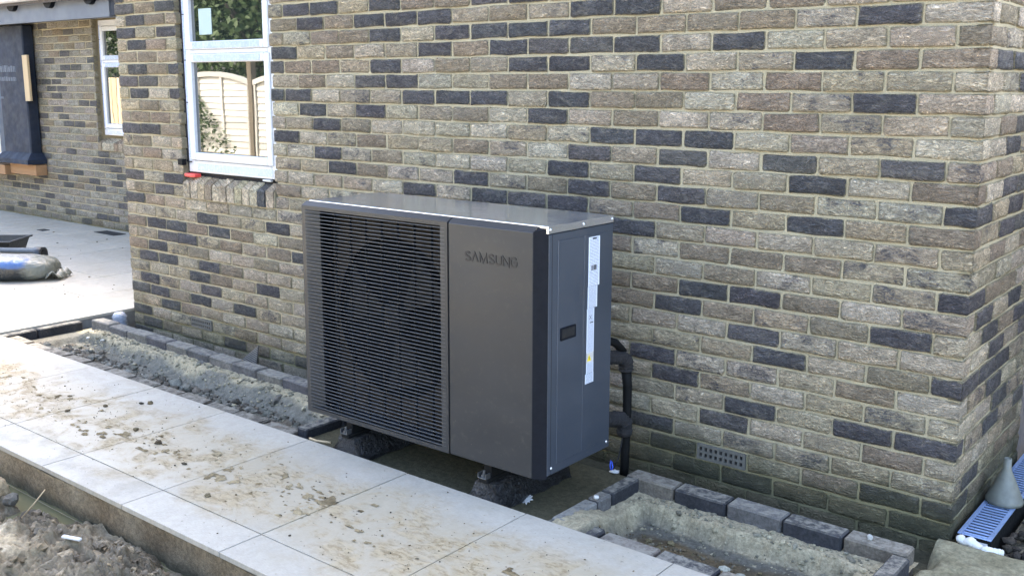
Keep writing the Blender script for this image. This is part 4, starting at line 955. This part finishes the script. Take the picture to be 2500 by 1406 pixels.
# pipework behind the heat pump
def lagged(name, pts, r, label, ring=None):
    n = len(pts); P = [Vector(p) for p in pts]; out = []
    for i in range(n - 1):
        for t in np.linspace(0, 1, 8, endpoint=False): out.append(P[i].lerp(P[i + 1], t))
    out.append(P[-1])
    sm = [out[0]] + [(out[max(0, i - 2)] + out[max(0, i - 1)] + out[i] * 2 + out[min(len(out) - 1, i + 1)] + out[min(len(out) - 1, i + 2)]) / 6 for i in range(1, len(out) - 1)] + [out[-1]]
    o = MB().tube(sm, [r * random.uniform(.88, 1.08) for _ in sm], 14).build(name, M['lag'], None, True); return tag(o, label, 'pipe')
def clip(parent, loc):
    k = MB().box(-.012, .012, -.018, .018, -.008, .008, .003).build('hose_clip', M['steel'], parent); k.location = loc
p1 = lagged('insulated_pipe', [(-1.30, -.41, .53), (-1.262, -.30, .527), (-1.232, -.235, .52), (-1.224, -.214, .50), (-1.224, -.212, .46)], .030, 'upper black insulated pipe elbow behind the heat pump by the wall'); clip(p1, (-1.262, -.325, .497))
p2 = lagged('insulated_pipe', [(-1.30, -.41, .272), (-1.262, -.30, .268), (-1.232, -.235, .262), (-1.224, -.215, .24), (-1.224, -.212, .19)], .033, 'lower black insulated pipe elbow behind the heat pump by the wall'); clip(p2, (-1.264, -.325, .238))
tag(MB().tube([(-1.224, -.212, .47), (-1.219, -.208, .40), (-1.219, -.205, .30), (-1.224, -.205, .12), (-1.23, -.20, -.03)], [.022, .019, .018, .018, .018], 12).build('cable_conduit', M['black'], None, True), 'black flexible conduit dropping between the two insulated pipes', 'conduit')
tag(MB().tube([(-1.30, -.40, .60), (-1.265, -.33, .61), (-1.24, -.27, .585), (-1.235, -.22, .54)], .017, 10).build('cable_conduit', M['black'], None, True), 'short black hose curving above the upper insulated pipe', 'conduit')
tag(MB().tube([(-1.225, -.22, .225), (-1.228, -.225, .16), (-1.24, -.23, .09), (-1.258, -.236, .045)], .0035, 6).build('thin_cable', M['lag'], None, True), 'thin dark cable hanging down to the blue tie', 'cable')
o = MB().tube([(0, 0, 0), (.004, 0, .02), (.0, .0, .04), (-.006, 0, .045), (-.008, 0, .02), (-.004, 0, .0)], .003, 6).build('blue_tie', M['blue'], None, True); o.location = (-1.262, -.244, .032); tag(o, 'bright blue cable tie on the pad edge below the pipes', 'cable tie')
o = stones('white_tissue', [(0, 0, 0, .016)], M['foam'], None, 2, None, .5, .3); o.location = (-1.245, -.247, .036); tag(o, 'small white scrap beside the blue cable tie', 'scrap')
# white flake lying on the pad
n = 22; rr = [.018 + .020 * (i % 2) * random.uniform(.3, 1) + random.uniform(-.003, .003) for i in range(n)]
v = [(0, 0, .004)] + [(rr[i] * math.cos(i * 2 * math.pi / n), rr[i] * math.sin(i * 2 * math.pi / n), random.uniform(.001, .006)) for i in range(n)]
v += [(a, b, c - .003) for a, b, c in v]
f = [(0, 1 + i, 1 + (i + 1) % n) for i in range(n)] + [(n + 1, n + 2 + (i + 1) % n, n + 2 + i) for i in range(n)] + [(1 + i, n + 2 + i, n + 2 + (i + 1) % n, 1 + (i + 1) % n) for i in range(n)]
o = mesh_obj('paint_flake', v, f, M['white']); o.location = (-1.355, -.70, .036); o.rotation_euler = (R(20), 0, 0); tag(o, 'jagged white flake lying on the concrete pad under the heat pump', 'flake')
tag(MB().tube([(-2.50, -.80, .045), (-2.44, -.815, .052), (-2.36, -.80, .058)], .005, 8).build('stick', M['timber'], None, True), 'pale stick lying by the left rubber foot', 'stick')

# ------------------------------------------------------------------ small things by the wall
o = MB()
for k in range(12):
    t0, t1 = k / 12, (k + .55) / 12
    o.add([(-.075 * (1 - t0), -.001 * 1, .13 * t0), (.075 * (1 - t0), -.001, .13 * t0), (.075 * (1 - t1), -.001, .13 * t1), (-.075 * (1 - t1), -.001, .13 * t1), (-.075 * (1 - t0), .003, .13 * t0), (.075 * (1 - t0), .003, .13 * t0), (.075 * (1 - t1), .003, .13 * t1), (-.075 * (1 - t1), .003, .13 * t1)],
          [(0, 1, 2, 3), (3, 2, 6, 7), (0, 4, 5, 1), (7, 6, 5, 4), (1, 5, 6, 2), (0, 3, 7, 4)])
tri = o.build('tile_offcut', simple('ribbed_grey_tile', (.14, .125, .105), .8)); tri.location = (-3.90, -.10, -.03); tri.rotation_euler = (R(-28), R(12), 0); MB().add([(-.08, .004, 0), (.08, .004, 0), (0, .004, .135), (-.08, .006, 0), (.08, .006, 0), (0, .006, .135)], [(0, 1, 2), (5, 4, 3), (0, 3, 4, 1), (1, 4, 5, 2), (2, 5, 3, 0)]).build('backing', simple('dark_tile_back', (.03, .027, .024), .9), tri); tag(tri, 'triangular ribbed offcut leaning on the wall behind the left kerb', 'offcut')
# clear bottle-like wrapper by the wall end
o = MB().lathe([(0, 0), (.045, 0), (.05, .02), (.044, .03), (.05, .045), (.044, .055), (.05, .07), (.044, .08), (.05, .10), (.03, .125), (.0, .128)], n=20); g_ = G('crinkled_plastic'); pz = g_.pos(); g_.bump(g_.noise(pz, 60, 3), .8, .01)
wr = o.build('plastic_wrapper', g_.out(g_.mix(g_.noise(pz, 25, 3), (.12, .14, .19), (.34, .36, .40)), .2, 0, .5), None, True); wr.location = (-5.345, -.07, -.05); tag(wr, 'crinkled clear plastic bottle standing at the end of the brick wall', 'bottle')

# ------------------------------------------------------------------ drain channel, foam, funnel at the house corner
dc = tag(empty('drain_channel', (.072, .03, .04)), 'black drain channel with sky-tinted steel grate along the side wall', 'drain')
W2 = .057
m = MB().box(-W2, -W2 + .006, 0, 1.03, -.10, -.001).box(W2 - .006, W2, 0, 1.03, -.10, -.001).box(-W2 + .006, W2 - .006, 0, .006, -.10, -.001).box(-W2 + .006, W2 - .006, .006, 1.03, -.095, -.088); m.build('channel_body', M['black'], dc)
m = MB().box(-W2 + .001, -W2 + .016, .001, 1.03, -.0005, .004, .001).box(W2 - .016, W2 - .001, .001, 1.03, -.0005, .004, .001).box(-W2 + .0165, W2 - .0165, .001, .012, -.0005, .0035, .001); m.build('grate_frame', M['galv'], dc)
b0 = MB().box(-W2 + .0162, W2 - .0162, -.0058, .0058, -.002, .0025, .001).build('grate_bar', M['galv'], dc); b0.location = (0, .024, 0)
for k in range(1, 38):
    s = b0.copy(); col.objects.link(s); s.parent = dc; s.location = (0, .024 + .026 * k, 0)
MB().box(-.040, .046, -.0012, -.0002, -.032, -.012).build('label', simple('label_paper', (.55, .55, .56), .5), dc)
MB().box(-.038, -.022, -.0020, -.0013, -.030, -.014).build('label_logo', M['redink'], dc)
k = MB(); y = -.014
while y < .012: ww = random.choice([.0012, .002, .003]); k.box(y, y + ww, -.0020, -.0013, -.029, -.016); y += ww + .0015
k.build('barcode', M['ink'], dc)
def foam(name, pts, rad, label):
    out, rd = [], []
    for i in range(len(pts) - 1):
        for t in np.linspace(0, 1, 6, endpoint=False): out.append(tuple(np.array(pts[i]) * (1 - t) + np.array(pts[i + 1]) * t)); rd.append((rad[i] * (1 - t) + rad[i + 1] * t) * random.uniform(.92, 1.1))
    out.append(pts[-1]); rd.append(rad[-1] * .4); rd[0] *= .5
    o = MB().tube(out, rd, 12).build(name, M['foam'], None, True); return tag(o, label, 'foam')
foam('foam_bead', [(.022, .012, .028), (.035, .008, .032), (.05, .004, .024), (.068, .002, .033), (.083, .001, .028), (.10, -.001, .022), (.116, -.003, .02)], [.010, .017, .012, .019, .015, .014, .008], 'lumpy bead of white expanding foam against the end of the drain')
foam('foam_tube', [(.108, -.012, .022), (.125, -.010, .024), (.145, -.006, .022), (.165, -.002, .023), (.178, .001, .022)], [.010, .014, .0135, .014, .012], 'short white ribbed foam roll at the end of the foam bead')
fu = MB().lathe([(.060, 0), (.066, .002), (.067, .014), (.062, .022), (.046, .062), (.030, .100), (.018, .125), (.0155, .135), (.013, .175), (.011, .175), (.013, .13), (.03, .09), (.055, .02), (.058, 0)], n=36).build('funnel', M['funnel'], None, True); fu.location = (.080, .415, .0445); tag(fu, 'upturned grey plastic funnel standing on the drain grate', 'funnel')
stone(.006, .60, .03, .012, (.42, .42, .40), 'tiny white scrap against the foot of the side wall', None, 'pebble', 'pebble')
# dark timber gate added so the gap past the side wall stays dark
gt = tag(empty('added_side_screen', (.93, 1.075, -.1)), 'dark timber gate added to darken the gap past the side wall', 'screen')
for k in range(16):
    b_ = MB().box(0, .115, 0, .02, 0, 1.9, .003).build('board', M['post'], gt); b_.location = (-.92 + .12 * k, 0, 0)

# ------------------------------------------------------------------ things on the far patio
tub = tag(empty('mortar_tub', (-8.33, .42, ZP + .001)), 'black plastic mortar tub at the left edge of the patio', 'tub'); tub.rotation_euler = (0, 0, R(38.9))
def frustum(a0, b0, a1, b1, z0, z1, t=0.):
    return [(-a0, -b0, z0), (a0, -b0, z0), (a0, b0, z0), (-a0, b0, z0), (-a1, -b1, z1), (a1, -b1, z1), (a1, b1, z1), (-a1, b1, z1)]
m = MB(); m.add(frustum(.22, .15, .265, .19, 0, .155), [(0, 3, 2, 1), (0, 1, 5, 4), (1, 2, 6, 5), (2, 3, 7, 6), (3, 0, 4, 7)]); m.add(frustum(.212, .142, .257, .182, .006, .155), [(0, 1, 2, 3), (4, 5, 1, 0), (5, 6, 2, 1), (6, 7, 3, 2), (7, 4, 0, 3)]); m.build('tub_body', M['tub'], tub)
m = MB().box(-.285, .285, -.21, -.184, .148, .162, .004).box(-.285, .285, .184, .21, .148, .162, .004).box(-.285, -.259, -.1835, .1835, .148, .162, .004).box(.259, .285, -.1835, .1835, .148, .162, .004); m.build('rim', M['tub'], tub)
MB().box(-.24, .24, -.165, .165, .06, .10).build('mortar_fill', simple('dried_mortar', (.2, .19, .17), .95, bump=.6, bscale=40), tub)
n = 24; rO, rI = .057, .051
def pipe_pts(r, x): return [(x, r * math.cos(k * 2 * math.pi / n), r * math.sin(k * 2 * math.pi / n)) for k in range(n)]
m = MB(); v = pipe_pts(rO, -.3) + pipe_pts(rO, .22) + pipe_pts(rO + .009, .225) + pipe_pts(rO + .009, .30) + pipe_pts(rI, .30) + pipe_pts(rI, -.3)
m.add(v, [(j * n + k, j * n + (k + 1) % n, (j + 1) % 6 * n + (k + 1) % n, (j + 1) % 6 * n + k) for j in range(6) for k in range(n)])
o = m.build('drain_pipe', M['pipe'], None, True); o.location = (-7.90, .40, ZP + .068); o.rotation_euler = (0, 0, R(33)); tag(o, 'black socketed drain pipe offcut lying behind the plastic bag', 'pipe')
bv, bf = ico(4); V = bv.copy()
V = np.sign(V) * np.abs(V) ** .72
V = V * (.37, .20, .10); nx_ = fbm(V[:, 0] + 3, V[:, 1] + V[:, 2], 7, 4, 5)[:, None]; V = V * (1 + .10 * nx_)
V[:, 2] = np.maximum(V[:, 2], -.085) + .087; 
bag = mesh_obj('plastic_bag', V, bf, M['bag'], None, True); bag.location = (-7.14, .05, ZP + .002); bag.rotation_euler = (0, 0, R(38.9)); tag(bag, 'full clear plastic bag with blue and white contents on the far patio', 'bag')
v = []; 
for i in range(9):
    t = i / 8; y = -.15 + .30 * t
    v += [(0, y, .02 + .05 * math.sin(t * 9) ** 2), (.05 + .02 * math.sin(i * 2.1), y * .8, .05 + .03 * math.cos(i * 1.7)), (.10 + .02 * math.cos(i * 2.9), y * .9, .012 + .02 * (i % 2))]
f = [(3 * i + k, 3 * i + k + 1, 3 * i + k + 4, 3 * i + k + 3) for i in range(8) for k in range(2)]
nk = mesh_obj('bag_neck', v, f, simple('clear_crumpled_film', (.16, .165, .14), .25, bump=.6, bscale=40, bdist=.01), bag, True); nk.location = (.33, 0, 0)
mod = nk.modifiers.new('thick', 'SOLIDIFY'); mod.thickness = .004

# ------------------------------------------------------------------ the garden behind the camera (seen mirrored in the windows)
FY = -5.3
lapf = tag(empty('lapped_fence', (-11.03, FY, -.12)), 'pale arched lapped wooden fence mirrored in the large window', 'fence')
def fence_panel(x0):
    p = empty('panel', (x0 + 11.03, 0, 0), lapf)
    arch = lambda u: 1.76 + .12 * (1 - (2 * u - 1) ** 2)
    nsl = 19
    for k in range(nsl):
        z = .06 + k * .092
        s = MB(); nseg = 8; v = []
        for i in range(nseg + 1):
            u = i / nseg; wv = .004 * math.sin(u * 7 + k * 1.7) ; zt = min(z + .115, arch(u)); zb_ = min(z + wv, zt - .002)
            v += [(u * 1.83, .012, zb_), (u * 1.83, -.004, zt), (u * 1.83, -.012, zt), (u * 1.83, .003, zb_)]
        f = []
        for i in range(nseg):
            for q in range(4): f.append((4 * i + q, 4 * i + (q + 1) % 4, 4 * i + 4 + (q + 1) % 4, 4 * i + 4 + q))
        s.add(v, f); s.build('slat', M['fence'], p)
    for bx in (.03, .62, 1.2, 1.80):
        MB().box(bx - .02, bx + .02, .013, .035, .05, arch(bx / 1.83) - .01, .002).build('batten', M['fence'], p)
    s = MB(); v = []
    for i in range(11):
        u = i / 10; v += [(u * 1.83, .04, arch(u) - .06), (u * 1.83, .04, arch(u) + .01), (u * 1.83, -.02, arch(u) + .01), (u * 1.83, -.02, arch(u) - .06)]
    s.add(v, [(4 * i + q, 4 * i + (q + 1) % 4, 4 * i + 4 + (q + 1) % 4, 4 * i + 4 + q) for i in range(10) for q in range(4)]); s.build('top_rail', M['fence'], p)
x = -11.03
for k in range(-3, 5):
    xx = -11.03 + 1.95 * k
    fence_panel(xx)
    o = MB().box(-.05, .05, -.05, .05, 0, 2.05, .006).build('post', M['post'], lapf); o.location = (xx - .06 + 11.03, 0, -.01)
V, F = [], []
for _ in range(900):
    u = abs(rng.normal(0, .55)); p = np.array([-12.85 + u, FY + .06 + rng.uniform(0, .05), .2 + 1.7 * rng.uniform(0, 1) ** .6 * max(.25, 1 - u * .5)]); a, b = rng.normal(0, 1, 3), rng.normal(0, 1, 3); a /= np.linalg.norm(a); b /= np.linalg.norm(b); q = .035; k = len(V)
    V += [p - a * q, p + b * q * .6, p + a * q, p - b * q * .6]; F.append((k, k + 1, k + 2, k + 3))
tag(mesh_obj('ivy', V, F, M['leaf']), 'green ivy climbing over the pale fence mirrored in the window', 'ivy', kind='stuff')
cb = tag(empty('board_fence', (-25.6, FY, -.12)), 'upright-board fence mirrored in the small set-back window', 'fence')
for k in range(66):
    o = MB().box(0, .105, 0, .018 if k % 2 else .03, 0, 1.85).build('board', M['fence_board'], cb); o.location = (.118 * k, 0, 0)
def tree(x, y, h, r, n, label, name='garden_tree'):
    t = tag(empty(name, (x, y, -.14)), label, 'tree')
    m = MB(); m.tube([(0, 0, 0), (.05, .03, h * .3), (-.03, .06, h * .6), (.04, 0, h * .85)], [.16, .13, .09, .04], 8)
    for a in range(5):
        an = a * 1.3; m.tube([(0, .03, h * (.3 + .08 * a)), (r * .5 * math.cos(an), r * .5 * math.sin(an), h * (.5 + .08 * a))], [.06, .025], 6)
    m.build('trunk', M['bark'], t, True)
    cl = rng.normal(0, 1, (14, 3)); cl /= np.linalg.norm(cl, axis=1)[:, None]; cl *= rng.uniform(.3, .8, (14, 1)) * np.array([r, r, h * .36])
    V, F = [], []
    for i in range(n):
        c = cl[i % 14]; p = c + rng.normal(0, .34 * r, 3) + (0, 0, h * .62)
        a, b = rng.normal(0, 1, 3), rng.normal(0, 1, 3); a /= np.linalg.norm(a); b -= a * a.dot(b); b /= np.linalg.norm(b); s = rng.uniform(.06, .11)
        k = len(V); V += [p - a * s, p + b * s * .5, p + a * s, p - b * s * .5]; F.append((k, k + 1, k + 2, k + 3))
    mesh_obj('crown', V, F, M['leaf'], t)
for i, (x, y, h, r) in enumerate(((-18.5, -9.6, 6.5, 2.3), (-15.6, -9.0, 5.5, 2.2), (-21.5, -8.6, 6.0, 2.4), (-25.5, -8.2, 6.0, 2.6), (-6.5, -9.5, 6.0, 2.3))):
    tree(x, y, h, r, 9000, ['tall leafy tree behind the lapped fence', 'broad leafy tree next to the neighbour roof', 'leafy tree behind the end of the lapped fence', 'leafy tree behind the upright-board fence', 'leafy tree behind the fence facing the heat pump'][i])
nb = tag(empty('neighbour_house', (-14.2, -12.2, -.2)), 'neighbouring house with a dark tiled roof behind the fence', 'house')
MB().box(-1.2, 8, -6, 0, 0, 2.4).build('wall', M['mortar'], nb)
nbr = MB(); 
for k in range(16):
    t0, t1 = k / 16, (k + 1) / 16
    nbr.add([(-1.5 + 2.6 * t0, .35 - 3.35 * t0, 2.35 + 2.3 * t0), (8.2, .35 - 3.35 * t0, 2.35 + 2.3 * t0), (8.2, .35 - 3.35 * t1, 2.40 + 2.3 * t1), (-1.5 + 2.6 * t1, .35 - 3.35 * t1, 2.40 + 2.3 * t1), (-1.5 + 2.6 * t0, .35 - 3.35 * t0, 2.30 + 2.3 * t0), (8.2, .35 - 3.35 * t0, 2.30 + 2.3 * t0)], [(0, 1, 2, 3), (4, 5, 1, 0)])
nbr.add([(-1.5, .35, 2.35), (1.1, -3.0, 4.65), (-1.5, -6.35, 2.35)], [(0, 1, 2)]); nbr.build('roof', M['roof'], nb)
